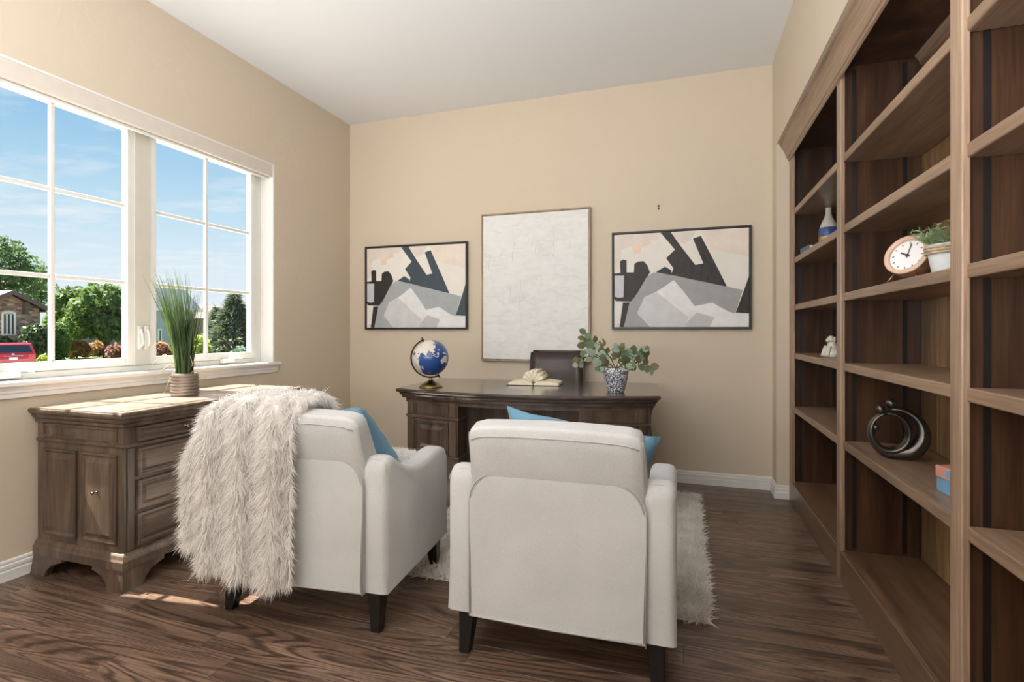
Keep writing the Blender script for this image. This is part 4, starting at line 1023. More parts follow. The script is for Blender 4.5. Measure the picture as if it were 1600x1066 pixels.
# clock
M_clw = mat('light_pine_clock_rim', (214, 180, 158), 0.5, noise=0.1, nscale=25); M_clb = wood('clock_body_wood', (84, 55, 40), (126, 88, 64), (150, 110, 82), 'X', 2, rough=0.45)
M_face = mat('white_clock_face', (232, 231, 232), 0.5, noise=0.02); M_hand = mat('dark_grey_hand', (92, 92, 94), 0.4, noise=0.1); M_wire = mat('brass_wire', (190, 160, 110), 0.35, 0.9, noise=0.1)
cp = at(1416, 398, x=0.752)
ck = thing('desk_clock', 'round pale wood clock leaning on a wire stand beside white pot', 'clock', (cp.x, cp.y, 1.3135))
dck = (cp - EYEP).dot(FW); cr0 = 32.5 * dck / F
# axis pointing out of the face
ax = (Vector((-0.72, -0.62, 0.0)).normalized() + Vector((0, 0, 0.36))).normalized()
q4 = Matrix.Translation((0, 0, cp.z - 1.3135)) @ Vector((0, 0, 1)).rotation_difference(ax).to_matrix().to_4x4()
# roll so that twelve points up
up_l = q4.to_3x3().inverted() @ Vector((0, 0, 1)); roll = math.atan2(up_l.y, up_l.x) - PI / 2
q4 = q4 @ Matrix.Rotation(roll, 4, 'Z')
def ckpart(nm, bm, m, par=None, smooth=True):
    bmesh.ops.transform(bm, matrix=q4, verts=bm.verts); return finish(nm, bm, m, par or ck, smooth)
bm = bmesh.new(); bm_lathe(bm, [(0, -0.068), (cr0 * 0.97, -0.068), (cr0 * 0.99, -0.064), (cr0 * 0.99, -0.004), (cr0 * 0.9, -0.003)], 48); ckpart('case', bm, M_clb)
bm = bmesh.new(); bm_lathe(bm, [(cr0 * 0.79, -0.004), (cr0 * 0.99, -0.004), (cr0, 0.0), (cr0 * 0.985, 0.004), (cr0 * 0.80, 0.004), (cr0 * 0.785, 0.0), (cr0 * 0.78, -0.01)], 48); ckpart('rim', bm, M_clw)
bm = bmesh.new(); bm_lathe(bm, [(0, -0.008), (cr0 * 0.79, -0.008)], 48); fc_ = ckpart('face', bm, M_face)
for h_ in range(12):
    a = 2 * PI * h_ / 12; bm = bmesh.new(); bm_box(bm, -0.0016, 0.0016, cr0 * 0.60, cr0 * 0.70, -0.0078, -0.0070); bmesh.ops.rotate(bm, verts=bm.verts, matrix=Matrix.Rotation(a, 3, 'Z')); ckpart('hour_mark', bm, M_hand, fc_)
for a, ln, ww in ((math.radians(-8), 0.60, 0.0020), (math.radians(62), 0.36, 0.0030)):
    bm = bmesh.new(); bm_box(bm, -ww, ww, -cr0 * 0.12, cr0 * ln, -0.0062, -0.0052); bm_lathe(bm, [(0, -0.0055), (0.006, -0.0055), (0.006, -0.0045), (0, -0.0045)], 12); bmesh.ops.rotate(bm, verts=bm.verts, matrix=Matrix.Rotation(a, 3, 'Z')); ckpart('hand', bm, M_hand, fc_)
for s in (-1, 1):
    a0 = q4 @ Vector((s * cr0 * 0.45, -cr0 * 0.90, -0.012)); ft = a0 + Vector((0, 0, 0)) + (ax.xy.to_3d().normalized() * 0.012) + (q4.to_3x3() @ Vector((1, 0, 0))) * s * 0.018; ft.z = 0.002
    tube('wire_leg', [a0, ft], 0.0022, M_wire, ck, 8)
a0 = q4 @ Vector((0, -cr0 * 0.9, -0.060)); ft = a0.copy(); ft.z = 0.002; tube('wire_leg', [a0, ft], 0.0022, M_wire, ck, 8)

# white pot with rope collar and rosemary
M_pot = mat('chalk_white_pot', (218, 220, 222), 0.7, noise=0.05, nscale=30, bump=0.1); M_rope = mat('jute_rope', (188, 168, 142), 0.9, noise=0.25, nscale=60, bump=0.4, bscale=200); M_ros = mat('rosemary_green', (146, 164, 124), 0.55, noise=0.25, nscale=30, trans=0.25)
pp_ = at(1487, 400, x=0.80)
wp = thing('potted_rosemary', 'rosemary in a white pot with rope collar on the bookcase', 'potted plant', (pp_.x, pp_.y, 1.3135))
wp.scale = (0.82, 0.82, 0.82)
lathe('pot', [(0, 0), (0.055, 0), (0.058, 0.003), (0.073, 0.085), (0.078, 0.120), (0.074, 0.122), (0.070, 0.108), (0, 0.108)], M_pot, wp, 36)
for z_ in (0.088, 0.099, 0.110):
    bm = bmesh.new(); R_ = 0.073 + (z_ - 0.085) * 0.14 + 0.0045; npt = 48
    pts = [(R_ * math.cos(2 * PI * i / npt), R_ * math.sin(2 * PI * i / npt), z_) for i in range(npt + 1)]
    bm_tube(bm, pts, [0.0058 + 0.0012 * math.sin(i * 2.3) for i in range(npt + 1)], 8, False); finish('rope_coil', bm, M_rope, wp, True)
rgn = np.random.default_rng(6); roots = []; dirs = []; lens = []; bms = bmesh.new()
for q in range(34):
    a = rgn.uniform(0, 2 * PI); r = 0.055 * math.sqrt(rgn.random()); b = Vector((r * math.cos(a), r * math.sin(a), 0.108)); d = Vector((math.cos(a) * (0.25 + r * 14), math.sin(a) * (0.25 + r * 14), 0.85)).normalized()
    if q < 9: d = (RT * -0.85 + UPV * rgn.uniform(0.25, 0.7) + FW * rgn.uniform(-0.5, 0.3)).normalized()
    L_ = rgn.uniform(0.06, 0.11); pts = [b + d * L_ * t + Vector((0, 0, -0.012 * t * t)) for t in (0, 0.35, 0.7, 1)]; bm_tube(bms, pts, [0.0016, 0.0014, 0.0011, 0.0007], 5)
    for k in range(34):
        t = 0.25 + 0.78 * k / 34; p = b + d * L_ * t; dv = rgn.normal(0, 1, 3); dv = dv / np.linalg.norm(dv); dv = dv + np.array(d) * 0.8
        roots.append(tuple(p)); dirs.append(dv); lens.append(rgn.uniform(0.014, 0.022))
finish('stems', bms, M_ros, wp, True)
f_ = blades('leaves', roots, dirs, lens, 0.0020, M_ros, wp, 0.1, 2, 0.1, 3); f_['kind'] = 'stuff'

# bottle vase in the far bay, on a slate book
M_glz = mat('white_glaze', (216, 210, 200), 0.25, noise=0.04); M_blb = mat('cobalt_glaze_band', (62, 88, 146), 0.3, noise=0.15); M_gold = mat('gold_leaf_band', (190, 160, 100), 0.3, 0.6, noise=0.3, nscale=40)
vp = at(1294.5, 366, x=0.855)
vz = thing('bottle_vase', 'white bottle vase with cobalt and gold bands on the far bookcase shelf', 'vase', (vp.x, vp.y, 1.623))
k_ = (vp - EYEP).dot(FW) / F
hV = (1.623 - (EYE + (HY - 325) * k_)) * -1
lathe('lower_band', [(0, 0), (0.044, 0), (0.050, 0.004), (0.0535, 0.05), (0.0545, hV * 0.36)], M_gold, vz, 28)
lathe('middle_band', [(0.0546, hV * 0.36), (0.055, hV * 0.40), (0.053, hV * 0.52), (0.050, hV * 0.56)], M_blb, vz, 28)
lathe('neck', [(0.050, hV * 0.56), (0.038, hV * 0.68), (0.022, hV * 0.80), (0.0165, hV * 0.88), (0.0165, hV * 0.97), (0.019, hV), (0.012, hV), (0.010, hV * 0.9)], M_glz, vz, 28)
sb = at(1277, 374, x=0.742)
bk_ = thing('slate_book', 'slate blue book lying beside the bottle vase', 'book', (0.745, sb.y + 0.10, 1.623), math.radians(4))
M_slate = mat('slate_blue_cloth', (84, 104, 122), 0.7, noise=0.12)
box('cover', -0.048, 0.045, -0.09, 0.09, 0, 0.004, M_slate, bk_, 0.001); box('cover', -0.048, 0.045, -0.09, 0.09, 0.022, 0.026, M_slate, bk_, 0.001); box('spine', -0.051, -0.047, -0.09, 0.09, 0, 0.026, M_slate, bk_, 0.001); box('page_block', -0.047, 0.042, -0.087, 0.087, 0.004, 0.022, M_page, bk_)

# little white figurine half hidden by the upright
fp = at(1300, 557.5, x=0.775)
fg = thing('dog_figurine', 'small white glazed seated dog figurine beside the bookcase upright', 'figurine', (fp.x, fp.y, 0.9955), math.radians(-60))
bm = bmesh.new(); pr = [(0, 0), (0.038, 0), (0.044, 0.006), (0.040, 0.03), (0.030, 0.055), (0.021, 0.075), (0.018, 0.085), (0, 0.09)]
bm_lathe(bm, pr, 20); body = finish('body', bm, M_glz, fg, True)
bm = bmesh.new(); bm_sphere(bm, (0.0, -0.006, 0.098), 0.021, 14, 10); bm_sphere(bm, (0.0, -0.026, 0.093), 0.011, 10, 8); hd = finish('head', bm, M_glz, fg, True)
for s in (-1, 1):
    sphere('ear', (s * 0.019, 0.0, 0.097), 0.010, M_glz, hd, 10, 8, (0.5, 0.8, 1.6)); tube('foreleg', [(s * 0.013, -0.026, 0.06), (s * 0.015, -0.038, 0.03), (s * 0.016, -0.046, 0.006)], [0.011, 0.010, 0.011], M_glz, fg, 10)
    sphere('haunch', (s * 0.030, 0.004, 0.024), 0.023, M_glz, fg, 12, 8, (0.7, 1.1, 1))
tube('tail', [(0, 0.038, 0.008), (0.02, 0.052, 0.008), (0.045, 0.045, 0.010)], [0.008, 0.007, 0.004], M_glz, fg, 8)

# two small books stacked by the upright
M_bl = mat('light_blue_book_cloth', (118, 164, 198), 0.45, noise=0.12, nscale=25); M_nv = mat('navy_book_edge', (34, 52, 78), 0.5, noise=0.2); M_pk = mat('coral_pink_book_cloth', (208, 146, 130), 0.55, noise=0.12)
q0 = at(1471, 765, z=0.6395)
b1 = thing('small_blue_book', 'small light blue book at the bottom of the shelf stack', 'book', (q0.x + 0.055, q0.y - 0.085, 0.6395), math.radians(4))
for z0, z1 in ((0, 0.0035), (0.042, 0.0455)): box('cover', -0.06, 0.065, -0.085, 0.085, z0, z1, M_nv, b1, 0.001)
box('spine', -0.064, -0.059, -0.085, 0.085, 0, 0.0455, M_bl, b1, 0.001); box('page_block', -0.059, 0.062, -0.081, 0.081, 0.0035, 0.042, M_page, b1)
for yy in (-0.03, -0.055): box('spine_band', -0.0648, -0.0638, yy, yy + 0.006, 0.002, 0.044, M_nv, b1)
b2 = thing('small_coral_book', 'small coral pink book on top of the blue one', 'book', (q0.x + 0.058, q0.y - 0.080, 0.6852), math.radians(14))
for z0, z1 in ((0, 0.003), (0.032, 0.035)): box('cover', -0.058, 0.062, -0.082, 0.082, z0, z1, M_pk, b2, 0.001)
box('spine', -0.062, -0.057, -0.082, 0.082, 0, 0.035, M_pk, b2, 0.001); box('page_block', -0.057, 0.059, -0.078, 0.078, 0.003, 0.032, M_page, b2)
for yy in (-0.06, 0.0): box('spine_label', -0.0632, -0.0622, yy, yy + 0.04, 0.006, 0.029, M_bl, b2)

# ================================================================ PAINTINGS
def px8(x, y):
    u = (x - 120) / 862; tp = 277 - 45 * u; return u, (y - tp) / (862 - tp)
ART = [
 ('pale_pink', [(120,277),(435,262),(415,300),(300,330),(170,370),(165,440),(120,530)]), ('peach', [(245,345),(360,310),(372,332),(300,358),(300,392),(250,398)]),
 ('pale_pink', [(500,258),(660,250),(625,310),(570,335)]), ('blush', [(690,250),(982,232),(982,415),(750,372)]),
 ('ink', [(432,262),(497,256),(560,345),(655,468),(705,458),(640,300),(690,283),(780,460),(850,607),(500,532),(516,490),(468,425),(525,370)]),
 ('ink', [(400,514),(460,478),(500,500),(508,534)]),
 ('black', [(160,445),(180,432),(205,438),(205,515),(255,515),(258,460),(285,445),(320,443),(345,470),(362,515),(300,615),(268,660),(240,700),(130,697),(120,680),(120,522),(163,518)]),
 ('silver', [(122,535),(188,535),(184,672),(150,676),(122,668)]), ('black', [(180,705),(226,704),(188,862),(157,862)]),
 ('grey', [(385,515),(520,535),(700,575),(945,628),(900,778),(860,765),(760,708),(650,730),(600,660),(520,565),(400,640),(325,672),(275,775),(362,862),(190,862),(226,708),(270,660),(340,545)]),
 ('white', [(515,565),(600,660),(650,730),(615,804),(405,640)]), ('light', [(405,640),(615,804),(588,846),(600,862),(362,862),(275,775),(325,672)]),
 ('white', [(650,730),(760,708),(860,765),(900,778),(982,776),(982,862),(745,862),(772,803),(665,770),(615,804)]), ('mid', [(665,770),(772,803),(745,862),(600,862),(588,846)]),
 ('ink', [(982,540),(966,590),(932,690),(903,772),(982,776)])]
def paint(name, rgb, bump=0.35):
    if name in MATS: return MATS[name]
    return mat(name, rgb, 0.55, noise=0.06, nscale=14, bump=bump, bscale=22)
PAL_R = dict(pale_pink=(222,210,202), peach=(230,206,190), blush=(228,214,203), ink=(38,35,35), black=(36,33,33), silver=(196,196,204), grey=(158,158,160), white=(226,226,227), light=(204,204,206), mid=(190,190,192))
PAL_L = dict(PAL_R); PAL_L.update(ink=(56, 68, 80), grey=(164, 169, 174))
M_bframe = mat('black_wood_frame', (34, 31, 30), 0.4, noise=0.15); M_canvas = mat('off_white_canvas', (229, 224, 217), 0.7, noise=0.03, nscale=8, bump=0.12, bscale=60)
def picture(label, x0, x1, z0, z1, pal, pre):
    t = thing('abstract_painting', label, 'painting', ((x0 + x1) / 2, YB, (z0 + z1) / 2), 0, 'pair of abstract paintings on the back wall')
    w, h = x1 - x0, z1 - z0; fw = 0.014; D0, D1 = -0.002, -0.036
    bm = bmesh.new()
    for a in ((-w / 2, w / 2, h / 2 - fw, h / 2), (-w / 2, w / 2, -h / 2, -h / 2 + fw)): bm_box(bm, a[0], a[1], D1, D0, a[2], a[3], 0.0015)
    for s in (-1, 1): bm_box(bm, min(s * w / 2, s * (w / 2 - fw)), max(s * w / 2, s * (w / 2 - fw)), D1, D0, -h / 2 + fw, h / 2 - fw, 0.0015)
    finish('frame', bm, M_bframe, t)
    iw_, ih = w / 2 - fw - 0.004, h / 2 - fw - 0.004
    cv = box('canvas', -iw_, iw_, -0.026, -0.004, -ih, ih, M_canvas, t)
    for k, (c, poly) in enumerate(ART):
        pts = []
        for x, y in poly:
            u, v = px8(x, y); pts.append((-iw_ + 2 * iw_ * min(1, max(0, u)), ih - 2 * ih * min(1, max(0, v))))
        m = paint(pre + '_' + c + '_paint', pal[c], 0.6 if c in ('ink', 'black', 'grey') else 0.15)
        ht = 0.0006 + 0.00015 * k
        bm = bmesh.new(); v0 = [bm.verts.new((x, -0.026 - ht, z)) for x, z in pts]; v1 = [bm.verts.new((x, -0.0258, z)) for x, z in pts]
        bm.faces.new(v0)
        for i in range(len(v0)): bm.faces.new((v0[i], v0[(i + 1) % len(v0)], v1[(i + 1) % len(v0)], v1[i]))
        bm.normal_update()
        bmesh.ops.triangulate(bm, faces=[f for f in bm.faces if len(f.verts) > 4])
        finish('paint_patch', bm, m, cv)
    # scrawled signature in the lower left corner
    sg = [(-iw_ + 0.022 + 0.005 * i, -0.0265, -ih + 0.020 + 0.006 * math.sin(i * 2.1)) for i in range(7)]
    tube('signature', sg, 0.0012, M_bframe, cv, 5)
    return t
picture('abstract painting with slate blue strokes in a black frame, left of the white canvas', -2.762, -1.753, 1.152, 1.905, PAL_L, 'left')
picture('abstract painting with black strokes in a black frame, right of the white canvas', -0.533, 0.464, 1.152, 1.904, PAL_R, 'right')
# tall white textured canvas
M_oak = wood('pale_oak_frame', (150, 126, 98), (182, 158, 128), (200, 178, 150), 'Z', 1.5, rough=0.5, ring=0.15, rand=0.03)
def plaster():
    m = bpy.data.materials.new('white_impasto_canvas'); k = NT(m); b = k.b
    tcn = k.n('ShaderNodeTexCoord'); mpn = k.n('ShaderNodeMapping'); mpn.inputs['Scale'].default_value = (1, 1, 2.2); k.l(tcn, 'Object', mpn, 0)
    n1 = k.n('ShaderNodeTexNoise'); n1.inputs['Scale'].default_value = 9; n1.inputs['Detail'].default_value = 6; n1.inputs['Distortion'].default_value = 1.0; k.l(mpn, 0, n1, 'Vector')
    r = k.ramp([(0.3, s2l((217, 216, 217))), (0.5, s2l((225, 224, 224))), (0.7, s2l((230, 229, 228)))]); k.l(n1, 0, r, 0); k.l(r, 0, b, 'Base Color'); b.inputs['Roughness'].default_value = 0.6
    bp = k.n('ShaderNodeBump'); bp.inputs['Strength'].default_value = 0.35; bp.inputs['Distance'].default_value = 0.006; k.l(n1, 0, bp, 'Height'); k.l(bp, 0, b, 'Normal'); return m
t = thing('white_canvas', 'tall white textured canvas in a thin pale wood frame above the desk', 'painting', (-1.16, YB, 1.505))
w, h = 0.922, 1.228; fw = 0.012
bm = bmesh.new()
for a in ((-w / 2, w / 2, h / 2 - fw, h / 2), (-w / 2, w / 2, -h / 2, -h / 2 + fw)): bm_box(bm, a[0], a[1], -0.045, -0.002, a[2], a[3], 0.001)
for s in (-1, 1): bm_box(bm, min(s * w / 2, s * (w / 2 - fw)), max(s * w / 2, s * (w / 2 - fw)), -0.045, -0.002, -h / 2 + fw, h / 2 - fw, 0.001)
finish('frame', bm, M_oak, t)
cv = box('canvas', -w / 2 + fw + 0.004, w / 2 - fw - 0.004, -0.036, -0.005, -h / 2 + fw + 0.004, h / 2 - fw - 0.004, plaster(), t)
M_scr = mat('pale_grey_paint_ridge', (196, 195, 197), 0.6, noise=0.08); bm = bmesh.new(); rg = random.Random(12)
for q in range(46):
    cx_, cz_ = rg.uniform(-0.40, 0.38), rg.uniform(-0.46, 0.36); L_ = rg.uniform(0.02, 0.12); hor = rg.random() < 0.45; cv_ = rg.gauss(0, 0.008)
    pts = [(cx_ + (L_ * t if hor else cv_ * math.sin(PI * t)), -0.0362, cz_ + (cv_ * math.sin(PI * t) if hor else L_ * t)) for t in (0, 0.25, 0.5, 0.75, 1)]
    bm_tube(bm, pts, [0.0004, 0.0011, 0.0013, 0.0011, 0.0004], 5)
for q in range(7): 
    z_ = 0.315 - 0.012 * q; bm_tube(bm, [(0.03, -0.0362, z_ - 0.004), (0.09, -0.0362, z_), (0.15, -0.0362, z_ + 0.004)], 0.0008, 5)
for s in (-1, 1): bm_tube(bm, [(0.09 + s * 0.068, -0.0362, 0.34), (0.09 + s * 0.082, -0.0362, 0.285), (0.09 + s * 0.066, -0.0362, 0.235)], 0.0014, 5)
finish('paint_ridges', bm, M_scr, cv, True)
# pair of bare anchors in the wall
nh = at(1029, 324, y=YB - 0.004)
wh = thing('wall_anchor', 'pair of small dark screw anchors in the wall above right painting', 'screw', (nh.x, YB, nh.z))
for dz_ in (-0.010, 0.010): sphere('screw_head', (0.0, -0.003, dz_), 0.008, M_blackleg, wh, 10, 8, (1, 0.5, 1))

# ================================================================ OUTSIDE
GZD = -1.30
def leafy(nm, rgb, tr=0.45): return mat(nm, rgb, 0.6, noise=0.45, nscale=1.3, trans=tr)
L_map = leafy('maple_leaf_green', (90, 112, 58), 0.38); L_dk = leafy('dark_shrub_green', (66, 86, 50), 0.3); L_sky = leafy('tall_tree_green', (88, 108, 72), 0.38); L_yel = leafy('yellow_green_shrub', (146, 160, 62)); L_spr = leafy('spruce_blue_green', (86, 100, 74), 0.25); L_jun = leafy('juniper_grey_green', (112, 134, 112), 0.3); L_or = leafy('orange_barberry', (150, 116, 74)); L_red = leafy('reddish_shrub', (134, 96, 82)); L_brn = leafy('brown_hedge', (118, 84, 62))
M_bark = mat('grey_brown_bark', (84, 70, 58), 0.9, noise=0.3, nscale=6)
M_lawn = mat('mown_lawn', (96, 112, 62), 0.95, noise=0.25, nscale=0.6, bump=0.3, bscale=20); M_conc = mat('pale_concrete', (186, 180, 170), 0.9, noise=0.08, nscale=1.5); M_asph = mat('grey_asphalt', (120, 118, 116), 0.9, noise=0.1, nscale=2)
struct(mesh('lawn', [(-160, -80, GZD), (-3.3, -80, GZD), (-3.3, 160, GZD), (-160, 160, GZD)], [(0, 1, 2, 3)], M_lawn), 'green lawn outside the window', 'lawn')
struct(box('reflector', -13.0, -3.3, -20, 25, GZD, GZD + 0.02, M_conc), 'pale concrete patio added below the window, out of view', 'reflector')  # unseen slab added to bounce neutral light in place of lawn green
struct(box('street', -29.5, -21.0, -80, 160, GZD, GZD + 0.015, M_asph), 'grey asphalt street outside', 'street')
struct(box('sidewalk', -31.4, -30.0, -80, 160, GZD, GZD + 0.03, M_conc), 'pale concrete sidewalk across the street', 'sidewalk')
dcar = at(21, 560, d=29.0)
struct(box('driveway', -45.0, -31.4, dcar.y - 3.2, dcar.y + 2.6, GZD, GZD + 0.02, M_conc), 'pale concrete driveway of the stone house', 'driveway')
def foliage(nm, par, blobs, n, size, m, seed, shell=0.55):
    """blobs: (centre, (rx, ry, rz)) in local metres; many small leaf sprays in one mesh"""
    rg = np.random.default_rng(seed); vol = np.array([b[1][0] * b[1][1] * b[1][2] for b in blobs]) ** 0.8; k = rg.choice(len(blobs), n, p=vol / vol.sum())
    C = np.array([b[0] for b in blobs])[k]; R = np.array([b[1] for b in blobs])[k]
    d = rg.normal(0, 1, (n, 3)); d /= np.linalg.norm(d, axis=1)[:, None]; rad = (shell + (1 - shell) * rg.random(n)) ** 0.7
    P = C + d * R * rad[:, None]
    nr = d + rg.normal(0, 0.8, (n, 3)); nr /= np.linalg.norm(nr, axis=1)[:, None]
    a = np.cross(nr, rg.normal(0, 1, (n, 3))); a /= np.linalg.norm(a, axis=1)[:, None]; b = np.cross(nr, a); s = (size * rg.uniform(0.6, 1.3, n))[:, None]
    V = np.stack([P - a * s, P + b * s * 0.55, P + a * s, P - b * s * 0.55], 1).reshape(-1, 3)
    o = npmesh(nm, V, np.arange(4 * n).reshape(n, 4), m, par); o['kind'] = 'stuff'
    return o
def tree(name, label, u, vtop, depth, wpx, m, n, size, seed, vbase_crown=None, trunk=0.16, group='trees across the street', cat='tree', nb=9):
    """deciduous tree rooted on the ground at a depth; crown between vtop and vbase_crown, wpx wide in the picture"""
    b = at(u, 560, d=depth); px = depth / F; zt = EYE + (HY - vtop) * px; zb = EYE + (HY - (vbase_crown or 535)) * px
    t = thing(name, label, cat, (b.x, b.y, GZD), 0, group)
    rw = wpx * px / 2; H_ = zt - GZD; h0 = zb - GZD; rr = random.Random(seed); blobs = []
    for i in range(nb):
        a = 2 * PI * i / nb + rr.uniform(-.3, .3); hh = h0 + (H_ - h0) * rr.uniform(0.2, 0.8); q = rw * rr.uniform(0.35, 0.62)
        blobs.append(((q * math.cos(a), q * math.sin(a), hh), (rw * 0.45, rw * 0.45, (H_ - h0) * 0.24)))
    blobs.append(((0, 0, H_ - (H_ - h0) * 0.22), (rw * 0.5, rw * 0.5, (H_ - h0) * 0.22))); blobs.append(((0, 0, (H_ + h0) / 2), (rw * 0.7, rw * 0.7, (H_ - h0) * 0.4)))
    foliage('foliage', t, blobs, n, size, m, seed)
    if trunk:
        tube('trunk', [(0, 0, 0), (0.08, 0.05, h0 * 0.6), (0, 0, h0 + (H_ - h0) * 0.3), (0, 0, h0 + (H_ - h0) * 0.7)], [trunk * 1.3, trunk, trunk * 0.7, trunk * 0.25], M_bark, t, 10)
        for i in range(5):
            a = 2 * PI * i / 5; tube('branch', [(0, 0, h0 * 0.8), (rw * 0.3 * math.cos(a), rw * 0.3 * math.sin(a), h0 + (H_ - h0) * 0.25), (rw * 0.6 * math.cos(a), rw * 0.6 * math.sin(a), h0 + (H_ - h0) * 0.55)], [trunk * 0.6, trunk * 0.4, trunk * 0.15], M_bark, t, 6)
    return t
def shrub(name, label, u, vtop, depth, wpx, m, n, size, seed, group='garden shrubs across the street'):
    b = at(u, 560, d=depth); px = depth / F; H_ = EYE + (HY - vtop) * px - GZD; rw = wpx * px / 2; rr = random.Random(seed)
    t = thing(name, label, 'shrub', (b.x, b.y, GZD), 0, group)
    blobs = [((0, 0, H_ * 0.5), (rw * 0.85, rw * 0.85, H_ * 0.48))] + [((rw * 0.55 * math.cos(a), rw * 0.55 * math.sin(a), H_ * rr.uniform(0.35, 0.62)), (rw * 0.45, rw * 0.45, H_ * 0.32)) for a in [2 * PI * i / 6 for i in range(6)]]
    foliage('foliage', t, blobs, n, size, m, seed, 0.4)
    for i in range(4): tube('stem', [(0, 0, 0), (rw * 0.35 * math.cos(i * 1.6), rw * 0.35 * math.sin(i * 1.6), H_ * 0.6)], [0.05, 0.02], M_bark, t, 6)
    return t
tree('tall_tree', 'tall leafy tree rising behind the stone house roof', -6, 366, 56, 140, L_sky, 4200, 0.27, 21, 470, 0.25, nb=11)
tree('tall_tree', 'airy tree top just right of the stone house gable', 55, 415, 70, 60, L_sky, 1500, 0.25, 22, 480, 0.18)
tree('maple_tree', 'light green tree beside the left window grille bar', 105, 447, 52, 58, L_map, 2600, 0.24, 23, 520, 0.16)
tree('maple_tree', 'bright green maple with a dark forked trunk on the lawn', 166, 443, 47, 122, L_map, 6500, 0.24, 24, 535, 0.20, nb=12)
shrub('dark_bush', 'large dark green bush in front of the stone wall', 57, 503, 35.5, 40, L_dk, 2400, 0.16, 25)
shrub('round_bush', 'tall yellow green topped bush right of the grille bar', 92, 500, 38, 30, L_map, 1600, 0.15, 26)
shrub('dark_bush', 'low dark bush under the arched window', 5, 524, 35.2, 36, L_dk, 1200, 0.15, 27)
shrub('barberry', 'orange barberry to the left of the maple trunk', 120, 529, 46, 40, L_or, 900, 0.2, 28)
shrub('barberry', 'orange barberry to the right of the maple trunk', 155, 532, 49, 34, L_or, 700, 0.2, 29)
shrub('red_shrub', 'reddish shrub at the right end of the garden bed', 183, 535, 40, 32, L_red, 700, 0.18, 30)
shrub('flowering_plant', 'pale yellow flowering plant beside the red car', 70, 551, 33, 22, L_yel, 500, 0.10, 31)
shrub('yellow_shrub', 'yellow green shrub just behind the potted grass', 312, 520, 28, 40, L_yel, 1700, 0.13, 32)
shrub('juniper', 'low grey green juniper at the foot of the spruce', 378, 538, 27, 48, L_jun, 1300, 0.11, 33)
shrub('brown_hedge', 'brown hedge left of the potted grass', 252, 531, 34, 36, L_brn, 1000, 0.13, 34)
def spruce(label, u, vtop, depth, wpx, n, seed):
    b = at(u, 560, d=depth); px = depth / F; H_ = EYE + (HY - vtop) * px - GZD; rw = wpx * px / 2; rr = np.random.default_rng(seed)
    t = thing('spruce_tree', label, 'tree', (b.x, b.y, GZD), 0, 'trees across the street')
    tube('trunk', [(0, 0, 0), (0, 0, H_ * 0.97)], [0.16, 0.03], M_bark, t, 8)
    f = rr.random(n) ** 0.75; tier = np.sin(f * 55) * 0.10; z = H_ * (0.03 + 0.95 * (1 - f)); lump = 0.82 + 0.2 * np.sin(rr.integers(0, 9, n) * 0.7)
    a = rr.uniform(0, 2 * PI, n); lim = rw * (np.minimum(1.0, f * 1.35 + 0.03)) * (0.86 + tier + 0.12 * np.sin(a * 5 + f * 20)); r = lim * np.sqrt(rr.uniform(0.2, 1, n))
    P = np.stack([r * np.cos(a), r * np.sin(a), z - 0.12 * r], 1); D = np.stack([np.cos(a), np.sin(a), np.full(n, -0.05)], 1)
    o = blades('foliage', P, D, rr.uniform(0.22, 0.5, n), 0.05, L_spr, t, 0.1, 2, 0.35, seed); o['kind'] = 'stuff'
spruce('large grey green spruce filling the right window sash', 366, 456, 34, 92, 6500, 41)
spruce('shorter spruce left of the large one', 338, 478, 37, 50, 2600, 42)
# stone house with gable
M_roof = mat('weathered_grey_shingles', (118, 112, 108), 0.9, noise=0.15, nscale=3); M_fas = mat('grey_brown_fascia', (96, 84, 78), 0.7, noise=0.1); M_stucco = mat('tan_stucco', (140, 126, 108), 0.9, noise=0.1)
def stonemat():
    m = bpy.data.materials.new('ledge_stone_veneer'); k = NT(m); b = k.b
    tcn = k.n('ShaderNodeTexCoord'); mpn = k.n('ShaderNodeMapping'); mpn.inputs['Scale'].default_value = (1, 3.0, 9.5); k.l(tcn, 'Object', mpn, 0)
    vo = k.n('ShaderNodeTexVoronoi'); vo.inputs['Scale'].default_value = 1.0; k.l(mpn, 0, vo, 'Vector')
    sx_ = k.n('ShaderNodeSeparateColor'); k.l(vo, 'Color', sx_, 0)
    r = k.ramp([(0.1, s2l((112, 92, 82))), (0.4, s2l((160, 134, 116))), (0.65, s2l((136, 124, 120))), (0.9, s2l((190, 166, 146)))]); k.l(sx_, 0, r, 0); k.l(r, 0, b, 'Base Color'); b.inputs['Roughness'].default_value = 0.9; return m
M_stone = stonemat()
HX = -45.0
def hy(u, v=500): return at(u, v, x=HX).y
def hz(u, v): return at(u, v, x=HX).z
ho = at(13, 560, x=HX); hs_ = thing('stone_house', 'single storey stone house with a gable and arched window', 'house', (HX, ho.y, GZD))
yr = hy(61) - ho.y; zp = hz(13, 459) - GZD; ze = hz(61, 482) - GZD; yl = -yr
prism('gable_wall', [(yl, 0), (yr, 0), (yr, ze), (0, zp), (yl, ze)], 0, -9, 0, M_stone, hs_)
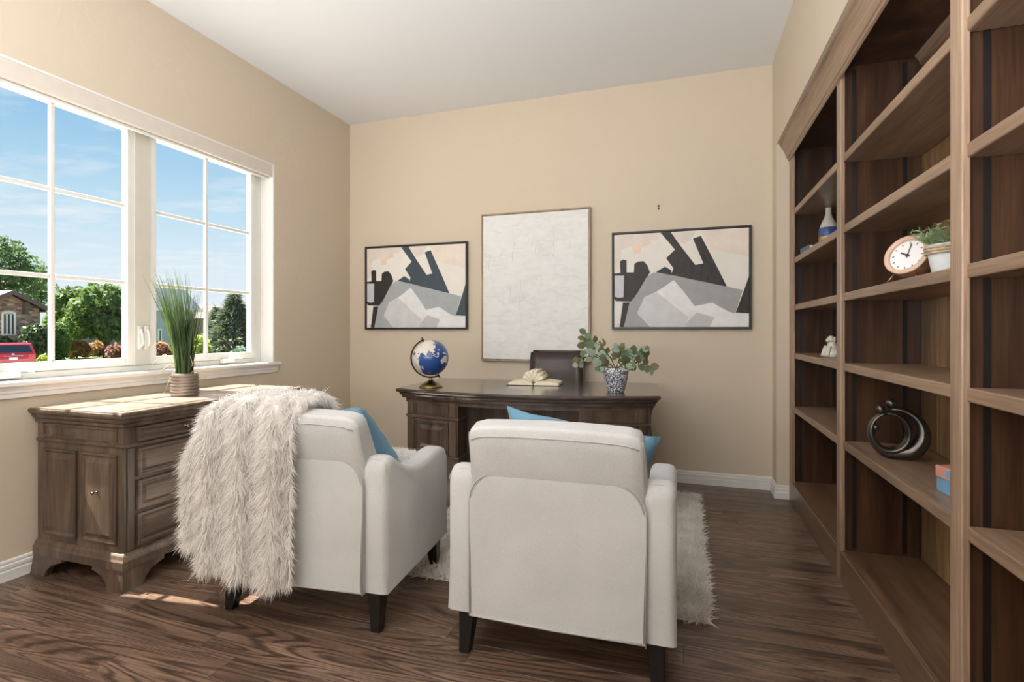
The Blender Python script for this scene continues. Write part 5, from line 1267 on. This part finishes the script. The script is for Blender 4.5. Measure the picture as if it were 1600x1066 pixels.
for s in (-1, 1):
    sl_ = (zp - ze) / yr; y1 = yr + 0.55; z1 = zp + 0.12 - sl_ * y1
    poly = [(0, zp + 0.12), (s * y1, z1), (s * y1, z1 + 0.10), (0, zp + 0.24)]
    rf = prism('roof_slope', poly if s > 0 else poly[::-1], 0, -9, 0.55, M_roof, hs_)
    poly = [(0, zp - 0.06), (s * y1, z1 - 0.20), (s * y1, z1 + 0.11), (0, zp + 0.25)]
    prism('fascia', poly if s > 0 else poly[::-1], 0, 0.551, 0.62, M_fas, rf)
    prism('corbel', [(s * (yr * 0.5 - 0.12), zp - sl_ * yr * 0.5 - 0.05), (s * (yr * 0.5 + 0.12), zp - sl_ * yr * 0.5 - 0.1), (s * (yr * 0.5 + 0.10), zp - sl_ * yr * 0.5 - 0.95), (s * (yr * 0.5 - 0.10), zp - sl_ * yr * 0.5 - 0.95)], 0, 0.0, 0.4, M_fas, hs_)
box('side_wing', -8, -1.2, yr, yr + 0.75, 0, ze - 0.1, M_stucco, hs_)
prism('wing_roof', [(0.0, ze - 0.25), (-4.2, ze + 1.3), (-8.6, ze - 0.25)], 1, yr - 0.3, yr + 1.15, M_roof, hs_)
# arched window
M_dkgl = mat('dark_house_glass', (52, 62, 62), 0.1, noise=0.2, nscale=2)
wy1, wy0 = hy(22.5) - ho.y, -(hy(22.5) - ho.y); wz0, wz1 = hz(20, 523) - GZD, hz(20, 490) - GZD; ra = (wy1 - wy0) / 2; n = 14
wd = bpy.data.objects.new('arched_window', None); COL.objects.link(wd); wd.parent = hs_
pts = [(wy0, wz0), (wy1, wz0), (wy1, wz1)] + [(ra * math.cos(PI * i / n), wz1 + ra * 0.35 * math.sin(PI * i / n)) for i in range(1, n)] + [(wy0, wz1)]
prism('pane', pts, 0, 0.0, 0.03, M_dkgl, wd)
bm = bmesh.new(); fw_ = 0.10
pp = [Vector((0.05, a, b)) for a, b in pts]; bm_tube(bm, pp + [pp[0]], 0.07, 6, False)
for yy in (-ra * 0.33, ra * 0.33): bm_box(bm, 0.0, 0.08, yy - 0.05, yy + 0.05, wz0, wz1)
bm_box(bm, 0.0, 0.08, wy0, wy1, wz1 - 0.05, wz1 + 0.05); finish('frame', bm, M_frame, wd)
# stone voussoirs over the arch
M_vs = mat('pale_arch_stones', (176, 162, 134), 0.9, noise=0.2, nscale=6)
for i in range(9):
    a0, a1 = PI * i / 9 + 0.02, PI * (i + 1) / 9 - 0.02
    q = [(r_ * ra * math.cos(a), wz1 + r_ * ra * math.sin(a) * (0.35 if r_ < 1.1 else 0.52)) for r_, a in ((1.06, a0), (1.38, a0), (1.38, a1), (1.06, a1))]
    prism('arch_stone', q, 0, 0.0, 0.06, M_vs, hs_)
# blue-grey house behind the potted grass, and a grey garden wall
M_sid = mat('blue_grey_siding', (158, 166, 182), 0.8, noise=0.05, nscale=3); M_roof2 = mat('slate_shingles', (92, 104, 116), 0.9, noise=0.12, nscale=3)
p0 = at(268, 540, d=42.0)
h2 = thing('grey_house', 'blue grey house with a slate roof seen beyond the potted grass', 'house', (p0.x, p0.y, GZD))
def h2y(u, dx=0): return at(u, 500, x=p0.x + dx).y - p0.y
ez = at(268, 481, d=42.0).z - GZD; pz = at(262, 447, d=42.0).z - GZD
y0_, y1_ = h2y(240), h2y(300)
box('wall', -3, 0, y0_, y1_, 0, ez, M_sid, h2)
prism('roof', [(0.6, ez - 0.15), (-1.5, pz), (-3.6, ez - 0.15)], 1, y0_ - 0.1, y1_ + 0.5, M_roof2, h2)
box('fascia', 0.58, 0.66, y0_ - 0.5, y1_ + 0.5, ez - 0.30, ez - 0.02, M_frame, h2)
for a_, b_ in ((246, 252), (268, 276)):
    wf = box('window_frame', 0.0, 0.07, h2y(a_), h2y(b_), 1.0, 2.6, M_frame, h2); box('pane', 0.071, 0.09, h2y(a_) + 0.12, h2y(b_) - 0.12, 1.12, 2.48, M_dkgl, wf)
p1 = at(330, 540, d=64.0)
h3 = thing('far_house', 'far house with a plain grey roof behind the spruces', 'house', (p1.x, p1.y, GZD))
ez3 = at(330, 497, d=64).z - GZD; pz3 = at(330, 474, d=64).z - GZD
def h3y(u): return at(u, 500, x=p1.x).y - p1.y
box('wall', -8, 0, h3y(285), h3y(372), 0, ez3, M_stucco, h3); prism('roof', [(0.5, ez3 - 0.1), (-4, pz3), (-8.5, ez3 - 0.1)], 1, h3y(285) - 0.5, h3y(372) + 0.5, M_roof, h3)
p2 = at(165, 545, d=60.0); M_gw = mat('grey_block_wall', (132, 128, 134), 0.9, noise=0.12, nscale=1.5)
gw = thing('garden_wall', 'long grey block wall behind the maple', 'wall', (p2.x, p2.y, GZD))
wt = at(165, 519, d=60).z - GZD
box('wall_panel', -0.2, 0, -9, 14, 0, wt, M_gw, gw); box('cap', -0.28, 0.08, -9, 14, wt, wt + 0.12, M_conc, gw)
# ledge rocks at the lawn edge
rr = random.Random(8)
for i, (u, v, w_) in enumerate(((118, 555, 0.55), (148, 553, 0.5), (160, 554, 0.65), (172, 555, 0.5))):
    p = at(u, v, z=GZD); bm = bmesh.new(); bmesh.ops.create_icosphere(bm, subdivisions=2, radius=1)
    for vv in bm.verts: vv.co = Vector((vv.co.x * w_, vv.co.y * w_ * 1.5, max(-0.05, vv.co.z) * w_ * 0.6)) * rr.uniform(0.88, 1.1)
    o = finish('garden_rock', bm, M_conc, None, False); o.location = (p.x, p.y, GZD + 0.03)
    tag(o, ('flat pale rock left of the maple trunk', 'small pale rock right under the maple trunk', 'larger pale rock right of the maple trunk', 'pale rock beside the reddish shrub')[i], 'rock', 'garden rocks at the lawn edge')

# ================================================================ CAR
M_car = mat('red_car_paint', (176, 38, 52), 0.22, noise=0.03, coat=0.6); M_cgl = mat('tinted_car_glass', (36, 48, 56), 0.06, noise=0.1); M_tail = mat('red_tail_lamp', (190, 44, 40), 0.15, noise=0.1, coat=0.5); M_tyre = mat('black_tyre', (24, 24, 25), 0.8, noise=0.1); M_chr = mat('silver_trim', (200, 200, 204), 0.2, 0.9, noise=0.05); M_pl = mat('white_licence_plate', (226, 226, 220), 0.5, noise=0.06, nscale=14); M_bump = mat('dark_bumper_plastic', (52, 52, 54), 0.7, noise=0.1)
fd = Vector((-0.93, 0.37, 0)).normalized(); rz = math.atan2(fd.y, fd.x) - PI / 2
car = thing('red_car', 'red sport utility vehicle parked with its rear to the window', 'car', (dcar.x, dcar.y, GZD + 0.02), rz)
# local: x right, y forward, rear at y = 0
prf = [(0.10, 0.42), (0.02, 0.62), (0.0, 0.85), (0.04, 1.12), (0.10, 1.20), (0.42, 1.66), (0.62, 1.72), (2.3, 1.72), (2.9, 1.62), (3.55, 1.14), (4.45, 1.02), (4.62, 0.80), (4.62, 0.45), (4.4, 0.32), (0.3, 0.32)]
bm = bmesh.new(); rows = []
for x, k_ in ((-0.93, 1), (-0.90, 0), (0.90, 0), (0.93, 1)):
    rows.append([bm.verts.new((x * (1 if z < 1.15 else 1 - 0.26 * (z - 1.15)), y + (0.03 if k_ else 0), z)) for y, z in prf])
for r0, r1 in zip(rows, rows[1:]):
    for i in range(len(prf)): bm.faces.new((r0[i], r0[(i + 1) % len(prf)], r1[(i + 1) % len(prf)], r1[i]))
bm.faces.new(rows[0]); bm.faces.new(rows[-1][::-1]); finish('body', bm, M_car, car)
def quad(nm, pts, m, par=None): return mesh(nm, pts, [(0, 1, 2, 3)], m, par or car)
bm = bmesh.new(); v0 = [bm.verts.new(p) for p in ((-0.80, 0.115, 1.21), (0.80, 0.115, 1.21), (0.68, 0.385, 1.60), (-0.68, 0.385, 1.60))]; v1 = [bm.verts.new(v.co + Vector((0, -0.02, 0.012))) for v in v0]
bm.faces.new(v1)
for i in range(4): bm.faces.new((v0[i], v0[(i + 1) % 4], v1[(i + 1) % 4], v1[i]))
finish('rear_window', bm, M_cgl, car)
for s in (-1, 1):
    box('tail_lamp', min(s * 0.60, s * 0.92), max(s * 0.60, s * 0.92), -0.02, 0.10, 0.88, 1.10, M_tail, car, 0.02, 2)
    for k_, (ya, yb) in enumerate(((0.75, 1.55), (1.65, 2.4), (2.5, 3.1))):
        x = s * 0.915; zt_ = 1.60 if k_ < 2 else 1.48
        mesh('side_window', [(x, ya, 1.17), (x, yb, 1.17), (x * 0.905, yb - 0.06, zt_), (x * 0.905, ya + 0.10, zt_)], [(0, 1, 2, 3)], M_cgl, car)
    for yw in (0.85, 3.65):
        bm = bmesh.new(); bm_lathe(bm, [(0, -0.11), (0.30, -0.11), (0.345, -0.07), (0.345, 0.07), (0.30, 0.11), (0, 0.11)], 24); bmesh.ops.transform(bm, matrix=Matrix.Translation((s * 0.84, yw, 0.345)) @ Matrix.Rotation(PI / 2, 4, 'Y'), verts=bm.verts)
        wh_ = finish('wheel', bm, M_tyre, car, False); bm = bmesh.new(); bm_lathe(bm, [(0, -0.118), (0.21, -0.118), (0.22, -0.10), (0.22, 0.10), (0.21, 0.118), (0, 0.118)], 18); bmesh.ops.transform(bm, matrix=Matrix.Translation((s * 0.84, yw, 0.345)) @ Matrix.Rotation(PI / 2, 4, 'Y'), verts=bm.verts); finish('hubcap', bm, M_chr, wh_)
    tube('roof_rail', [(s * 0.66, 0.7, 1.74), (s * 0.66, 0.85, 1.79), (s * 0.66, 2.2, 1.79), (s * 0.66, 2.35, 1.74)], 0.022, M_chr, car, 8)
    box('mirror', min(s * 0.93, s * 1.10), max(s * 0.93, s * 1.10), 3.0, 3.12, 1.12, 1.28, M_chr, car, 0.03, 2)
box('rear_bumper', -0.90, 0.90, -0.06, 0.12, 0.42, 0.66, M_bump, car, 0.03, 2)
box('licence_plate', -0.17, 0.17, -0.03, 0.01, 0.80, 0.95, M_pl, car, 0.005); box('trim_bar', -0.40, 0.40, 0.0, 0.05, 1.0, 1.05, M_chr, car, 0.01); sphere('emblem', (0, 0.045, 1.125), 0.055, M_chr, car, 14, 8, (1.3, 0.3, 0.8))
